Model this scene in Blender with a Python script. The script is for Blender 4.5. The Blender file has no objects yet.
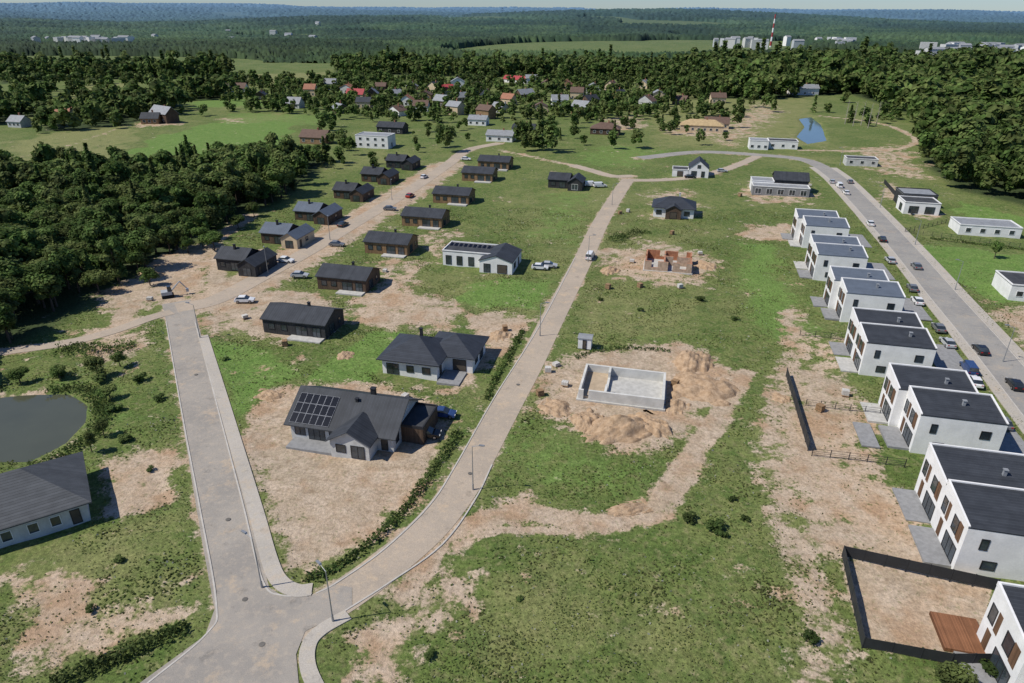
import bpy, math, random
import numpy as np
from mathutils import Vector, Matrix
random.seed(7); rng=np.random.default_rng(11)
scene=bpy.context.scene; col=scene.collection
# ---------------------------------------------------------------- camera
H=60.0; F=683.0; P=math.atan((341.5-14)/683.0); RO=math.radians(0.5)
fw=Vector((0,math.cos(P),-math.sin(P))); r0=Vector((1,0,0)); u0=Vector((0,math.sin(P),math.cos(P)))
rv=r0*math.cos(RO)+u0*math.sin(RO); uv=u0*math.cos(RO)-r0*math.sin(RO)
cd=bpy.data.cameras.new("camera"); cam=bpy.data.objects.new("camera",cd); col.objects.link(cam)
cd.sensor_width=36; cd.lens=24; cd.clip_start=0.5; cd.clip_end=40000
M=Matrix((( rv.x,uv.x,-fw.x,0),(rv.y,uv.y,-fw.y,0),(rv.z,uv.z,-fw.z,H),(0,0,0,1)))
cam.matrix_world=M; scene.camera=cam
def G(u,v):
    d=fw+rv*((u-512)/F)-uv*((v-341.5)/F)
    dz=min(d.z,-0.004); t=H/-dz
    return (d.x*t,d.y*t)
YAW=math.radians(-13)
# ---------------------------------------------------------------- light
el=math.radians(50); sh=Vector((-0.97,-0.25,0)).normalized()
S=Vector((sh.x*math.cos(el),sh.y*math.cos(el),math.sin(el)))
sd=bpy.data.lights.new("sun",'SUN'); sd.energy=4.7; sd.angle=math.radians(0.5); sd.color=(1,0.95,0.86)
so=bpy.data.objects.new("sun",sd); col.objects.link(so); so.rotation_euler=(-S).to_track_quat('-Z','Y').to_euler(); so.location=(0,0,200)
w=bpy.data.worlds.new("World"); scene.world=w; w.use_nodes=True
nt=w.node_tree; sky=nt.nodes.new('ShaderNodeTexSky'); sky.sky_type='NISHITA'; sky.sun_disc=False
sky.sun_elevation=el; sky.sun_rotation=math.atan2(S.x,S.y); sky.ozone_density=2.5; sky.dust_density=.15; sky.air_density=1.0
tint=nt.nodes.new('ShaderNodeMix'); tint.data_type='RGBA'; tint.blend_type='MULTIPLY'; tint.inputs[0].default_value=1; tint.inputs[7].default_value=(.74,.92,1.25,1)
bg=nt.nodes['Background']; bg.inputs['Strength'].default_value=0.078; nt.links.new(sky.outputs[0],tint.inputs[6]); nt.links.new(tint.outputs[2],bg.inputs[0])
scene.view_settings.view_transform='Standard'; scene.view_settings.look='None'; scene.view_settings.exposure=0
# ---------------------------------------------------------------- node helper
class NB:
    def __init__(s,name):
        s.m=bpy.data.materials.new(name); s.m.use_nodes=True; s.t=s.m.node_tree; s.b=s.t.nodes['Principled BSDF']
        s.geo=s.t.nodes.new('ShaderNodeNewGeometry'); s.pos=s.geo.outputs['Position']
        s.b.inputs['Specular IOR Level'].default_value=0.2
    def put(s,inp,v):
        if isinstance(v,bpy.types.NodeSocket): s.t.links.new(v,inp)
        elif isinstance(v,(tuple,list)): inp.default_value=(v[0],v[1],v[2],1) if len(inp.default_value)==4 else v
        else: inp.default_value=v
    def noise(s,scale,detail=3,vec=None,rough=.55):
        n=s.t.nodes.new('ShaderNodeTexNoise'); s.put(n.inputs['Vector'],vec or s.pos); n.inputs['Scale'].default_value=scale
        n.inputs['Detail'].default_value=detail; n.inputs['Roughness'].default_value=rough; return n.outputs[0]
    def ma(s,op,a,b=0.0,c=None):
        n=s.t.nodes.new('ShaderNodeMath'); n.operation=op; s.put(n.inputs[0],a); s.put(n.inputs[1],b)
        if c is not None: s.put(n.inputs[2],c)
        return n.outputs[0]
    def mix(s,f,a,b,mode='MIX'):
        n=s.t.nodes.new('ShaderNodeMix'); n.data_type='RGBA'; n.blend_type=mode; s.put(n.inputs[0],f); s.put(n.inputs[6],a); s.put(n.inputs[7],b); return n.outputs[2]
    def rng(s,v,a,b,c=0.0,d=1.0,smooth=True):
        n=s.t.nodes.new('ShaderNodeMapRange'); n.interpolation_type='SMOOTHSTEP' if smooth else 'LINEAR'; s.put(n.inputs[0],v)
        for i,x in enumerate((a,b,c,d)): n.inputs[i+1].default_value=x
        return n.outputs[0]
    def scale(s,colr,f):
        n=s.t.nodes.new('ShaderNodeVectorMath'); n.operation='SCALE'; s.put(n.inputs[0],colr) if not isinstance(colr,tuple) else setattr(n.inputs[0],'default_value',colr)
        s.put(n.inputs[3],f); return n.outputs[0]
    def bump(s,h,strength=.3,dist=.05):
        n=s.t.nodes.new('ShaderNodeBump'); n.inputs['Strength'].default_value=strength; n.inputs['Distance'].default_value=dist
        s.put(n.inputs['Height'],h); s.t.links.new(n.outputs[0],s.b.inputs['Normal'])
    def obj(s):
        n=s.t.nodes.new('ShaderNodeTexCoord'); return n.outputs['Object']
    def xyz(s,v):
        n=s.t.nodes.new('ShaderNodeSeparateXYZ'); s.put(n.inputs[0],v); return n.outputs
    def dist(s):
        n=s.t.nodes.new('ShaderNodeVectorMath'); n.operation='LENGTH'; s.put(n.inputs[0],s.pos); return n.outputs['Value']
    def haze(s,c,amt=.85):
        d=s.dist(); c=s.mix(s.rng(d,700,5000,0,.7,False),c,(.044,.090,.112)); return s.mix(s.rng(d,3000,11000,0,amt,False),c,(.12,.215,.33))  # aerial haze painted into the base colour, bluer with distance from the origin
    def out(s,c,rough=.9,metal=0.0):
        s.put(s.b.inputs['Base Color'],c); s.put(s.b.inputs['Roughness'],rough); s.b.inputs['Metallic'].default_value=metal; return s.m
_mc={}
def simple(name,c,rough=.8,ns=.8,amt=.12,metal=0.0,spec=.2):
    if name in _mc: return _mc[name]
    b=NB(name); n=b.noise(ns,5); n2=b.noise(ns*9,3)
    f=b.ma('ADD',b.rng(n,.3,.7,1-amt,1+amt),b.rng(n2,.3,.7,-amt*.5,amt*.5))
    b.b.inputs['Specular IOR Level'].default_value=spec
    _mc[name]=b.out(b.scale(c,f),rough,metal); return _mc[name]
def striped(name,c,axis,period,wd=.1,dark=.6,rough=.5,metal=0.0,amt=.1,var=0.0):
    if name in _mc: return _mc[name]
    b=NB(name); o=b.xyz(b.obj())
    x=o[0] if axis=='x' else o[1] if axis=='y' else o[2] if axis=='z' else b.ma('ADD',o[0],o[1])
    q=b.ma('DIVIDE',x,period); fr=b.ma('FRACT',q); ln=b.ma('LESS_THAN',fr,wd)
    f=b.ma('MULTIPLY',b.rng(b.noise(.6,5),.3,.7,1-amt,1+amt),b.ma('SUBTRACT',1.0,b.ma('MULTIPLY',ln,1-dark)))
    if var:
        wn=b.t.nodes.new('ShaderNodeTexWhiteNoise'); wn.noise_dimensions='1D'; b.put(wn.inputs['W'],b.ma('FLOOR',q))
        f=b.ma('MULTIPLY',f,b.rng(wn.outputs[0],0,1,1-var,1+var,False))
    b.bump(ln,.5,.04)
    _mc[name]=b.out(b.scale(c,f),rough,metal); return _mc[name]
def glassm(name="window_glass"):
    if name in _mc: return _mc[name]
    b=NB(name); b.b.inputs['Specular IOR Level'].default_value=.8
    _mc[name]=b.out(b.scale((.035,.045,.055),b.rng(b.noise(.5),.3,.7,.6,1.5)),.06); return _mc[name]
glass=glassm()
W_WHITE=simple("white_render",(.74,.73,.71),.85,.5,.07)
W_LGREY=simple("light_grey_render",(.5,.5,.48),.85)
W_GREY=simple("grey_render",(.22,.22,.22),.85)
W_BEIGE=simple("beige_render",(.55,.44,.30),.85)
W_FAR=simple("haze_tinted_render",(.42,.44,.45),.85)  # white walls greyed in the colour itself to stand in for distance haze
W_CHAR=striped("charcoal_boards",(.045,.045,.047),'xy',.16,.12,.5,.7,0,.15,.2)
W_WOOD=striped("brown_boards",(.23,.145,.078),'xy',.16,.12,.5,.7,0,.15,.3)
W_WOOD2=striped("dark_brown_boards",(.10,.068,.048),'xy',.16,.12,.5,.7,0,.15,.25)
W_TIMB=striped("weathered_timber",(.28,.18,.10),'z',.2,.12,.5,.8,0,.15,.2)
R_X=striped("charcoal_seam_roof_along",(.043,.047,.054),'x',.5,.1,1.6,.6,.0,.14,.10)
R_Y=striped("charcoal_seam_roof_across",(.041,.045,.052),'y',.5,.1,1.6,.6,.0,.14,.10)
R_XL=striped("blue_grey_seam_roof",(.105,.125,.155),'x',.5,.1,1.4,.55,.0,.08,.06)
R_YL=striped("blue_grey_seam_roof_across",(.105,.125,.155),'y',.5,.1,1.4,.55,.0,.08,.06)
R_BITU=simple("bitumen_roof",(.055,.058,.063),.8,.5,.2)
R_TILE=striped("dark_tile_roof",(.042,.048,.060),'y',.35,.15,.6,.6,0,.12,.1)
R_TILEG=striped("grey_tile_roof",(.10,.105,.11),'y',.35,.15,.6,.7,0,.12,.1)
R_RED=simple("red_metal_roof",(.34,.055,.06),.6); R_OR=simple("orange_tile_roof",(.31,.145,.09),.7)
R_BR=simple("brown_roof",(.13,.085,.065),.7); R_GR=simple("grey_sheet_roof",(.25,.26,.27),.6)
T_WHITE=simple("white_trim",(.72,.72,.71),.5,.5,.03); T_DARK=simple("dark_trim",(.03,.03,.033),.5,.5,.05)
CONC=simple("concrete",(.44,.43,.40),.9,1.2,.12); CONCD=simple("grey_paving",(.25,.25,.25),.9,1.5,.12)
# ---------------------------------------------------------------- mesh helpers
def mesh_from(name,verts,faces,mats,fm=None):
    me=bpy.data.meshes.new(name); me.from_pydata([tuple(v) for v in verts],[],faces)
    for m in mats: me.materials.append(m)
    if fm: me.polygons.foreach_set('material_index',fm)
    me.update(); return me
def mesh_np(name,V,k,mats,idx=None,smooth=False):
    n=len(V) if idx is None else len(idx)
    me=bpy.data.meshes.new(name); me.vertices.add(len(V)); me.vertices.foreach_set('co',np.ascontiguousarray(V,dtype=np.float32).ravel())
    if idx is None: idx=np.arange(n,dtype=np.int32)
    idx=np.asarray(idx,dtype=np.int32).ravel()
    me.loops.add(len(idx)); me.loops.foreach_set('vertex_index',idx)
    p=len(idx)//k; me.polygons.add(p); me.polygons.foreach_set('loop_start',np.arange(p,dtype=np.int32)*k)
    try: me.polygons.foreach_set('loop_total',np.full(p,k,dtype=np.int32))
    except Exception: pass
    if smooth: me.polygons.foreach_set('use_smooth',np.ones(p,dtype=bool))
    for m in mats: me.materials.append(m)
    me.update(calc_edges=True); return me
class MB:
    def __init__(s): s.v=[];s.f=[];s.m=[]
    def box(s,x0,x1,y0,y1,z0,z1,m=0):
        b=len(s.v); s.v+=[(x,y,z) for z in (z0,z1) for y in (y0,y1) for x in (x0,x1)]
        s.f+=[[b+i for i in q] for q in ((0,2,3,1),(4,5,7,6),(0,1,5,4),(2,6,7,3),(0,4,6,2),(1,3,7,5))]; s.m+=[m]*6
    def ext(s,prof,a0,a1,axis,m=0):
        b=len(s.v); n=len(prof)
        for a in (a0,a1):
            for p,z in prof: s.v.append((a,p,z) if axis=='x' else (p,a,z))
        s.f.append([b+i for i in range(n)]); s.f.append([b+n+i for i in reversed(range(n))])
        for i in range(n): j=(i+1)%n; s.f.append([b+j,b+i,b+n+i,b+n+j])
        s.m+=[m]*(n+2)
    def cyl(s,c,r0,r1,p1,n=8,m=0):
        a=Vector(c); bb=Vector(p1); d=(bb-a).normalized(); q=d.to_track_quat('Z','Y'); b=len(s.v)
        for pt,r in ((a,r0),(bb,r1)):
            for i in range(n):
                t=2*math.pi*i/n; s.v.append(tuple(pt+q@Vector((r*math.cos(t),r*math.sin(t),0))))
        for i in range(n): j=(i+1)%n; s.f.append([b+i,b+j,b+n+j,b+n+i])
        s.f.append([b+i for i in reversed(range(n))]); s.f.append([b+n+i for i in range(n)]); s.m+=[m]*(n+2)
    def off(s,dx,dy,dz=0): s.v=[(a+dx,b+dy,c+dz) for a,b,c in s.v]; return s
    def mesh(s,name,mats):
        me=mesh_from(name,s.v,s.f,mats,s.m)
        import bmesh
        bm=bmesh.new(); bm.from_mesh(me); bmesh.ops.recalc_face_normals(bm,faces=bm.faces); bm.to_mesh(me); bm.free(); return me
def link(name,me,parent=None,loc=(0,0,0),rz=0,label=None,cat=None,kind=None,group=None):
    o=bpy.data.objects.new(name,me); col.objects.link(o); o.location=loc; o.rotation_euler=(0,0,rz)
    if parent: o.parent=parent
    if label: o["label"]=label
    if cat: o["category"]=cat
    if kind: o["kind"]=kind
    if group: o["group"]=group
    return o
# ---------------------------------------------------------------- masks / terrain
def catmull(pts,n=8):
    P=[Vector((*p,0)) for p in pts]; P=[2*P[0]-P[1]]+P+[2*P[-1]-P[-2]]; out=[]
    for i in range(1,len(P)-2):
        for k in range(n):
            t=k/n; a,b,c,d=P[i-1],P[i],P[i+1],P[i+2]
            q=.5*((2*b)+(c-a)*t+(2*a-5*b+4*c-d)*t*t+(3*b-a-3*c+d)*t**3); out.append((q.x,q.y))
    out.append((P[-2].x,P[-2].y)); return out
def ss(a,b,x): t=np.clip((x-a)/(b-a),0,1); return t*t*(3-2*t)
def linedist(x,y,pts):
    d=np.full(x.shape,1e9)
    for (ax,ay),(bx,by) in zip(pts[:-1],pts[1:]):
        dx,dy=bx-ax,by-ay; t=np.clip(((x-ax)*dx+(y-ay)*dy)/(dx*dx+dy*dy+1e-9),0,1)
        d=np.minimum(d,(x-ax-t*dx)**2+(y-ay-t*dy)**2)
    return np.sqrt(d)
def inside(x,y,poly):
    c=np.zeros(x.shape,bool); n=len(poly)
    for i in range(n):
        x1,y1=poly[i]; x2,y2=poly[(i+1)%n]
        if y1==y2: continue
        c^=((y1>y)!=(y2>y))&(x<(x2-x1)*(y-y1)/(y2-y1)+x1)
    return c
def field(x,y,geo,w,kind):
    xs=[p[0] for p in geo]; ys=[p[1] for p in geo]; m=w+1+(kind if isinstance(kind,float) else 0)
    sel=np.nonzero((x>min(xs)-m)&(x<max(xs)+m)&(y>min(ys)-m)&(y<max(ys)+m))[0]
    out=np.zeros(x.shape)
    if len(sel)==0: return out
    X=x[sel];Y=y[sel]
    if isinstance(kind,float): s=kind-linedist(X,Y,geo)
    else:
        d=linedist(X,Y,list(geo)+[geo[0]]); s=np.where(inside(X,Y,geo),d,-d)
    out[sel]=np.clip(.5+s/w,0,1); return out
def pg(l): return [G(*p) for p in l]
def wn(x,y,s,k=0.0):
    x=x/s;y=y/s
    return (np.sin(x*1.7+k+1.3*np.sin(y*1.1+k))+np.sin(y*1.9-k+1.5*np.sin(x*.8+2*k))+.5*np.sin(x*3.7+y*2.9+k)+.5*np.sin(y*4.3-x*2.3+k))/3
ROADS={
 'left':([(262,700),(252,640),(238,580),(222,510),(205,430),(190,360),(180,315),(176,302)],6.0),
 'b':([(285,630),(340,598),(385,566),(430,527),(462,486),(482,450),(507,405),(532,360),(553,318),(584,258),(601,222),(622,188),(628,180)],5.2),
 'c':([(176,308),(215,300),(262,276),(310,250),(360,220),(410,190),(447,165),(468,150),(500,143)],5.6),
 'top':([(632,176),(612,176),(590,170),(572,165)],5.0),
 'top2':([(622,180),(660,180),(700,176),(735,166),(760,155)],4.5),
 'right':([(1065,440),(1024,390),(985,343),(945,297),(905,250),(862,203),(832,174),(805,160),(760,155),(700,152),(640,158)],7.0),
 'lane':([(-30,356),(60,344),(110,332),(150,318),(172,312)],3.2),
}
ribs={k:(catmull(pg(v[0])),v[1]) for k,v in ROADS.items()}
TRACKS=[([(745,372),(722,410),(700,440),(660,500),(600,522),(520,512),(452,532)],1.9,1.0,2.4),([(690,450),(640,510),(580,530),(500,530),(455,547)],1.0,.85,2.),
 ([(728,420),(705,452),(672,508),(640,524)],.9,.80,2.),([(452,532),(430,560),(400,600)],2.,.7,3.),([(262,276),(255,262),(262,250)],2.,.9,3.),
 ([(310,250),(300,238)],2.,.9,3.),([(120,330),(128,310),(140,290),(170,275),(215,262),(215,285)],3.,.9,4.),([(176,302),(165,285),(190,265),(215,240),(250,215)],3.,.8,4.),
 ([(215,300),(262,276),(310,250),(360,220),(410,190),(447,165)],8.,.92,7.),([(584,258),(610,250),(640,255)],2.,.8,3.),
 ([(830,640),(800,560),(785,500),(775,440),(785,380),(800,340),(790,310)],3.5,.62,5.),([(0,160),(60,148),(120,128),(160,118)],1.5,.55,4.),
 ([(800,150),(870,150),(905,147),(915,138),(890,126),(860,120),(820,116)],2.2,.8,3.),([(572,165),(540,158),(500,150)],2.2,.7,3.)]
POLY=[
 (0,[(262,392),(235,440),(252,500),(285,565),(310,578),(352,562),(405,505),(452,440),(436,400),(395,385),(300,378)],.86,7),
 (0,[(290,395),(262,420),(270,500),(300,550),(345,548),(395,500),(430,450),(420,420),(330,440)],.95,6),
 (0,[(395,385),(470,385),(515,345),(535,322),(500,308),(470,318),(478,345),(440,390)],.9,5),
 (0,[(192,330),(262,340),(335,342),(352,308),(300,286),(240,288)],.76,8),
 (0,[(352,310),(368,330),(440,330),(480,312),(440,296),(405,288),(440,262),(395,268),(350,300)],.76,8),
 (0,[(100,290),(150,262),(195,240),(225,240),(215,285),(170,310),(110,315)],.82,10),
 (0,[(60,330),(150,322),(150,345),(130,372),(90,360)],.66,8),
 (0,[(100,462),(135,452),(175,448),(182,490),(140,515),(105,520)],.8,4),
 (0,[(0,585),(60,560),(110,590),(205,585),(208,620),(120,650),(0,690)],.66,7),
 (0,[(0,390),(45,388),(35,396),(0,402)],.9,2),
 (0,[(532,402),(545,368),(575,352),(640,347),(696,344),(742,370),(722,414),(688,440),(640,450),(602,448),(560,428)],.88,8),
 (0,[(560,398),(570,362),(660,356),(716,368),(698,420),(640,442),(590,432)],1.0,6),
 (0,[(335,632),(400,598),(450,558),(500,575),(482,610),(430,640),(398,700),(345,700)],.72,7),
 (0,[(600,262),(612,248),(640,240),(700,246),(728,262),(712,284),(650,286),(610,278)],.66,11),
 (0,[(738,224),(795,222),(800,242),(745,240)],.8,6),
 (0,[(768,380),(800,362),(850,362),(885,440),(930,530),(940,560),(985,575),(990,660),(860,640),(835,560),(800,550),(785,540),(768,460)],.72,8),
 (0,[(780,400),(812,398),(850,470),(850,540),(800,500)],.9,7),
 (0,[(842,556),(990,586),(990,656),(860,640)],1.,1.5),
 (0,[(790,335),(850,335),(850,360),(800,360)],.60,6),
 (0,[(640,190),(700,188),(702,220),(644,220)],.56,10),(0,[(742,182),(815,180),(816,202),(745,204)],.62,10),
 (0,[(720,118),(760,100),(790,112),(740,150),(700,140)],.56,22),(0,[(660,135),(740,138),(735,122),(670,124)],.62,16),
 (0,[(840,150),(900,140),(940,180),(880,175)],.58,14),(0,[(880,176),(955,215),(930,222),(880,200)],.7,8),
 (0,[(985,305),(1060,305),(1060,350),(1010,350)],.66,7),(0,[(600,120),(640,110),(650,128),(610,136)],.56,14),
 (0,[(130,123),(175,112),(180,124),(140,130)],.62,12),(0,[(200,118),(260,118),(230,124)],.56,12),
 (0,[(478,498),(530,488),(560,505),(560,522),(480,526)],.7,5),(0,[(790,610),(850,650),(860,700),(790,700)],.58,6),
 (0,[(600,560),(680,600),(650,680),(560,640)],.34,14),(0,[(20,460),(90,520),(100,440),(90,425)],.5,8),(0,[(400,245),(450,225),(470,235),(430,262)],.55,8),(0,[(360,275),(395,250),(420,255),(390,285)],.6,8),(0,[(540,300),(575,285),(560,330),(535,350)],.45,6),
 (1,[(205,338),(262,345),(300,372),(262,392),(238,432),(225,400)],.95,5),
 (1,[(300,380),(372,330),(408,332),(370,385)],1.,3),
 (1,[(430,300),(470,282),(553,278),(545,312),(500,306)],.9,5),
 (1,[(115,165),(150,137),(215,122),(292,122),(285,142),(240,165),(180,172)],1.,8),
 (1,[(560,165),(600,140),(680,150),(640,170)],.6,14),(1,[(915,245),(1060,255),(1060,300),(985,300),(950,280)],1.,5),
 (1,[(940,195),(1060,225),(1060,240),(960,215)],.8,5),(1,[(735,240),(775,245),(800,290),(830,345),(760,345),(735,290)],.75,10),
 (1,[(540,190),(600,190),(580,250),(520,240)],.55,12),(1,[(620,330),(700,330),(690,348),(620,344)],.5,7),
 (1,[(215,125),(330,125),(340,115),(230,112)],.6,12),(1,[(0,360),(150,372),(178,440),(90,460),(90,400),(0,385)],.45,8),
 (1,[(490,410),(540,405),(600,450),(690,450),(640,505),(560,500),(490,490)],.5,8),(1,[(180,108),(300,106),(280,98),(200,98)],.8,15),
 (2,[(0,168),(0,142),(60,130),(115,120),(145,132),(112,165)],.8,14),(2,[(232,86),(330,88),(332,72),(250,74)],.9,20),
 (2,[(60,100),(150,96),(140,82),(70,84)],.8,20),(2,[(560,300),(620,280),(720,300),(700,345),(560,345)],.65,12),
 (2,[(360,330),(400,330),(380,350)],.6,3),(2,[(470,560),(640,540),(760,640),(700,700),(430,700)],.62,14),(2,[(220,125),(300,118),(290,112),(210,118)],.8,8),
 (2,[(0,540),(200,500),(210,620),(0,683)],.65,8),(2,[(640,90),(820,90),(840,150),(640,150)],.7,25),(2,[(480,185),(720,185),(730,320),(560,320)],.55,15),(2,[(840,205),(1000,245),(940,245)],.6,10),
]
FIELDS=[pg(p) for p in ([(228,87),(334,89),(336,70),(246,72)],[(40,104),(152,98),(145,80),(60,82)],[(150,76),(235,74),(230,66),(160,67)],[(600,58),(700,56),(690,53),(610,54)],
 [(20,52),(140,50),(140,46),(30,46)],[(690,56),(860,58),(860,54),(690,53)],[(930,68),(1100,72),(1100,62),(930,60)],[(340,66),(420,66),(410,62),(350,62)],[(0,72),(110,72),(90,68),(0,68)])]
FOREST=[pg(p) for p in (
 [(-90,410),(-20,362),(48,330),(108,292),(160,262),(200,240),(236,222),(270,205),(304,184),(328,160),(290,156),(230,168),(150,172),(60,172),(-90,192)],
 [(40,132),(120,126),(185,112),(178,103),(100,105),(50,114)],
 [(-80,120),(0,124),(40,114),(45,106),(-80,106)],
 [(160,100),(225,100),(232,93),(165,92)],
 [(700,97),(760,100),(850,94),(905,112),(932,132),(925,165),(962,190),(1130,232),(1130,70),(690,70)],
 [(640,88),(700,95),(700,70),(640,70)],
 [(335,74),(640,80),(640,70),(335,68)],
 [(0,84),(60,80),(230,78),(230,72),(0,72)])]
PONDL=pg([(-40,398),(20,392),(70,392),(88,403),(86,420),(66,440),(30,458),(-40,462)])
PONDR=pg([(798,118),(812,116),(822,124),(828,140),(808,143),(796,136),(804,126)])
def T(x,y):
    d=np.hypot(x,y)
    return 22*ss(900,2200,d)*(wn(x,y,900,1.0))+78*ss(2200,4600,d)*(.35+.85*wn(x,y,1300,2.))*(1-.5*ss(5000,6500,d))+130*ss(5500,10500,d)*(.74+.26*wn(x,y,2300,3.3))
def masks(x,y):
    m=np.zeros((4,)+x.shape); near=1-ss(350,600,y)
    m[0]+=.14*near+.14*wn(x,y,14,.7)*near+.08*wn(x,y,5,2.7)*near
    m[2]+=.26+.32*wn(x,y,60,2.)+.18*wn(x,y,17,3.)
    k=np.clip(np.hypot(x,y)/130,.6,3); wx=x+k*(2.4*wn(x,y,8,1.3)+1.1*wn(x,y,2.9,.4)); wy=y+k*(2.4*wn(x,y,8,4.1)+1.1*wn(x,y,2.9,3.4))
    for i,(ch,p,st,wd) in enumerate(POLY):
        sharp=wd<2 or (ch==1 and wd<=3); m[ch]=np.maximum(m[ch],st*field(x if sharp else wx,y if sharp else wy,pg(p),wd,'p'))
    for p,hw,st,wd in TRACKS: m[0]=np.maximum(m[0],st*field(x,y,catmull(pg(p)),wd,float(hw)))
    for k,(p,wd) in ribs.items(): m[0]=np.maximum(m[0],.70*field(x,y,p,3.0,float(wd/2+.6)))
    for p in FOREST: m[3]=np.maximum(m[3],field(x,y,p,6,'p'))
    return m
def roadd(x,y):
    d=np.full(x.shape,1e3)
    for k,(p,wd) in ribs.items():
        f=field(x,y,p,24,float(wd/2+12)); d=np.minimum(d,12+(0.5-f)*24)
    return d
def zg(x,y,rd):
    n=.24*wn(x,y,9,.3)+.12*wn(x,y,2.9,1.7)-.14
    return n*ss(1.0,5.0,rd)*(1-ss(300,500,y))
NR,NC=800,680
s=40*np.exp(np.linspace(0,math.log(16000/40),NR)); t=np.linspace(-1.15,1.15,NC)
Sg,Tg=np.meshgrid(s,t,indexing='ij'); gx=(Tg*Sg).ravel(); gy=(Sg-60).ravel()
mk=masks(gx,gy); rd=roadd(gx,gy)
pl=np.maximum(field(gx,gy,PONDL,5,'p'),field(gx,gy,PONDR,8,'p'))
gz=T(gx,gy)+zg(gx,gy,rd)-1.3*ss(.35,.9,pl)
ii=np.arange(NR*NC).reshape(NR,NC); idx=np.stack([ii[:-1,:-1],ii[:-1,1:],ii[1:,1:],ii[1:,:-1]],-1).reshape(-1,4)
b=NB("ground_soil_and_grass"); at=b.t.nodes.new('ShaderNodeAttribute'); at.attribute_name='mask'
c3=b.xyz(at.outputs['Color']); n05=b.noise(.045,4); n12=b.noise(.13,4); n3=b.noise(.33,6,None,.65); n2=b.noise(2.2,5,None,.7); n9=b.noise(9,2)
gr=b.mix(b.rng(n05,.35,.65),(.104,.148,.036),(.162,.186,.060)); gr=b.mix(b.rng(n3,.42,.68),gr,(.076,.124,.028)); gr=b.mix(b.rng(b.noise(.9,4),.48,.72,0,.8),gr,(.215,.208,.092))
gr=b.mix(b.rng(b.ma('ADD',c3[2],b.ma('SUBTRACT',n12,.5)),.38,.80,0,.85),gr,(.222,.222,.088)); gr=b.mix(b.rng(n12,.55,.70,0,.65),gr,(.066,.118,.026))
lawn=b.mix(b.rng(n3,.35,.65),(.112,.202,.040),(.158,.236,.060))
gr=b.mix(b.rng(b.ma('ADD',c3[1],b.ma('MULTIPLY',b.ma('SUBTRACT',n3,.5),1.2)),.35,.75,0,.9),gr,lawn)
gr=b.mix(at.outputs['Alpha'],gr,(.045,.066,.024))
gr=b.scale(gr,b.ma('MULTIPLY',b.rng(n2,.3,.7,.64,1.34),b.rng(n9,.3,.7,.80,1.20)))
dt=b.mix(b.rng(n05,.38,.62),(.47,.345,.235),(.39,.31,.22)); dt=b.mix(b.rng(n3,.38,.7),dt,(.52,.415,.31)); dt=b.mix(b.rng(b.noise(.7,5,None,.7),.50,.70,0,.7),dt,(.26,.19,.12)); dt=b.mix(b.rng(n12,.50,.66,0,.6),dt,(.37,.225,.125))
dt=b.mix(b.rng(b.noise(1.6,6,None,.75),.56,.66,0,.6),dt,(.17,.19,.075))
dt=b.scale(dt,b.ma('MULTIPLY',b.rng(n2,.3,.7,.74,1.18),b.rng(n9,.3,.7,.90,1.10)))
nd=b.ma('ADD',b.ma('MULTIPLY',b.ma('SUBTRACT',n3,.5),1.7),b.ma('ADD',b.ma('MULTIPLY',b.ma('SUBTRACT',n2,.5),.7),b.ma('MULTIPLY',b.ma('SUBTRACT',n12,.5),.7)))
df=b.rng(b.ma('ADD',c3[0],nd),.38,.62)
c=b.mix(df,gr,dt); b.bump(b.ma('ADD',n2,b.ma('MULTIPLY',n9,.4)),.6,.28)
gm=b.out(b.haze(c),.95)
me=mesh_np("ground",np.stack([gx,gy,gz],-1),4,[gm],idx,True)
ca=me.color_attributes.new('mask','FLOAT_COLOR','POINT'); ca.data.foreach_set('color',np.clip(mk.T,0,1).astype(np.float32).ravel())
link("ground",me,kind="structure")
def water(name,poly,c):
    b=NB(name+"_surface"); b.b.inputs['Specular IOR Level'].default_value=.5
    m=b.out(b.mix(b.noise(.15),c,tuple(i*.7 for i in c)),.05); b.bump(b.noise(1.2),.04,.05)
    cx=sum(p[0] for p in poly)/len(poly); cy=sum(p[1] for p in poly)/len(poly)
    q=[(cx+(p[0]-cx)*1.12,cy+(p[1]-cy)*1.12,-.5) for p in catmull(poly+[poly[0]],6)[:-1]]
    link(name,mesh_from(name,q,[list(range(len(q)))],[m]),kind="structure")
water("pond",PONDL,(.09,.095,.06)); water("pond",PONDR,(.12,.17,.19))
def roadmat(name,c1,c2,dust,sand=.5):
    b=NB(name); n=b.noise(.12,5,None,.6); n2=b.noise(1.1,5,None,.7); n3=b.noise(12,2)
    x=b.mix(b.rng(n,.38,.62),c1,c2); x=b.mix(b.rng(n2,.46,.72,0,.75),x,dust); x=b.mix(b.rng(b.noise(.4,5,None,.75),.56,.70,0,.55),x,tuple(i*.6 for i in c1)); x=b.mix(b.rng(b.noise(.21,6,None,.75),.54,.68,0,sand),x,(.50,.385,.265)); x=b.scale(x,b.rng(n3,.3,.7,.86,1.12)); b.bump(n3,.2,.02)
    return b.out(x,.9)
RM_G=roadmat("dusty_asphalt",(.28,.256,.225),(.335,.302,.26),(.41,.35,.28),.6)
RM_S=roadmat("sandy_road",(.36,.303,.24),(.41,.34,.265),(.48,.385,.28),.8)
RM_R=roadmat("grey_asphalt",(.255,.245,.23),(.30,.285,.26),(.36,.325,.27),.3)
PAVE=roadmat("pale_paving",(.40,.365,.315),(.44,.40,.345),(.47,.41,.32),.4)
KERB=simple("kerb_concrete",(.46,.43,.385),.9,1.,.1)
zc=[0.03]
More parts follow.
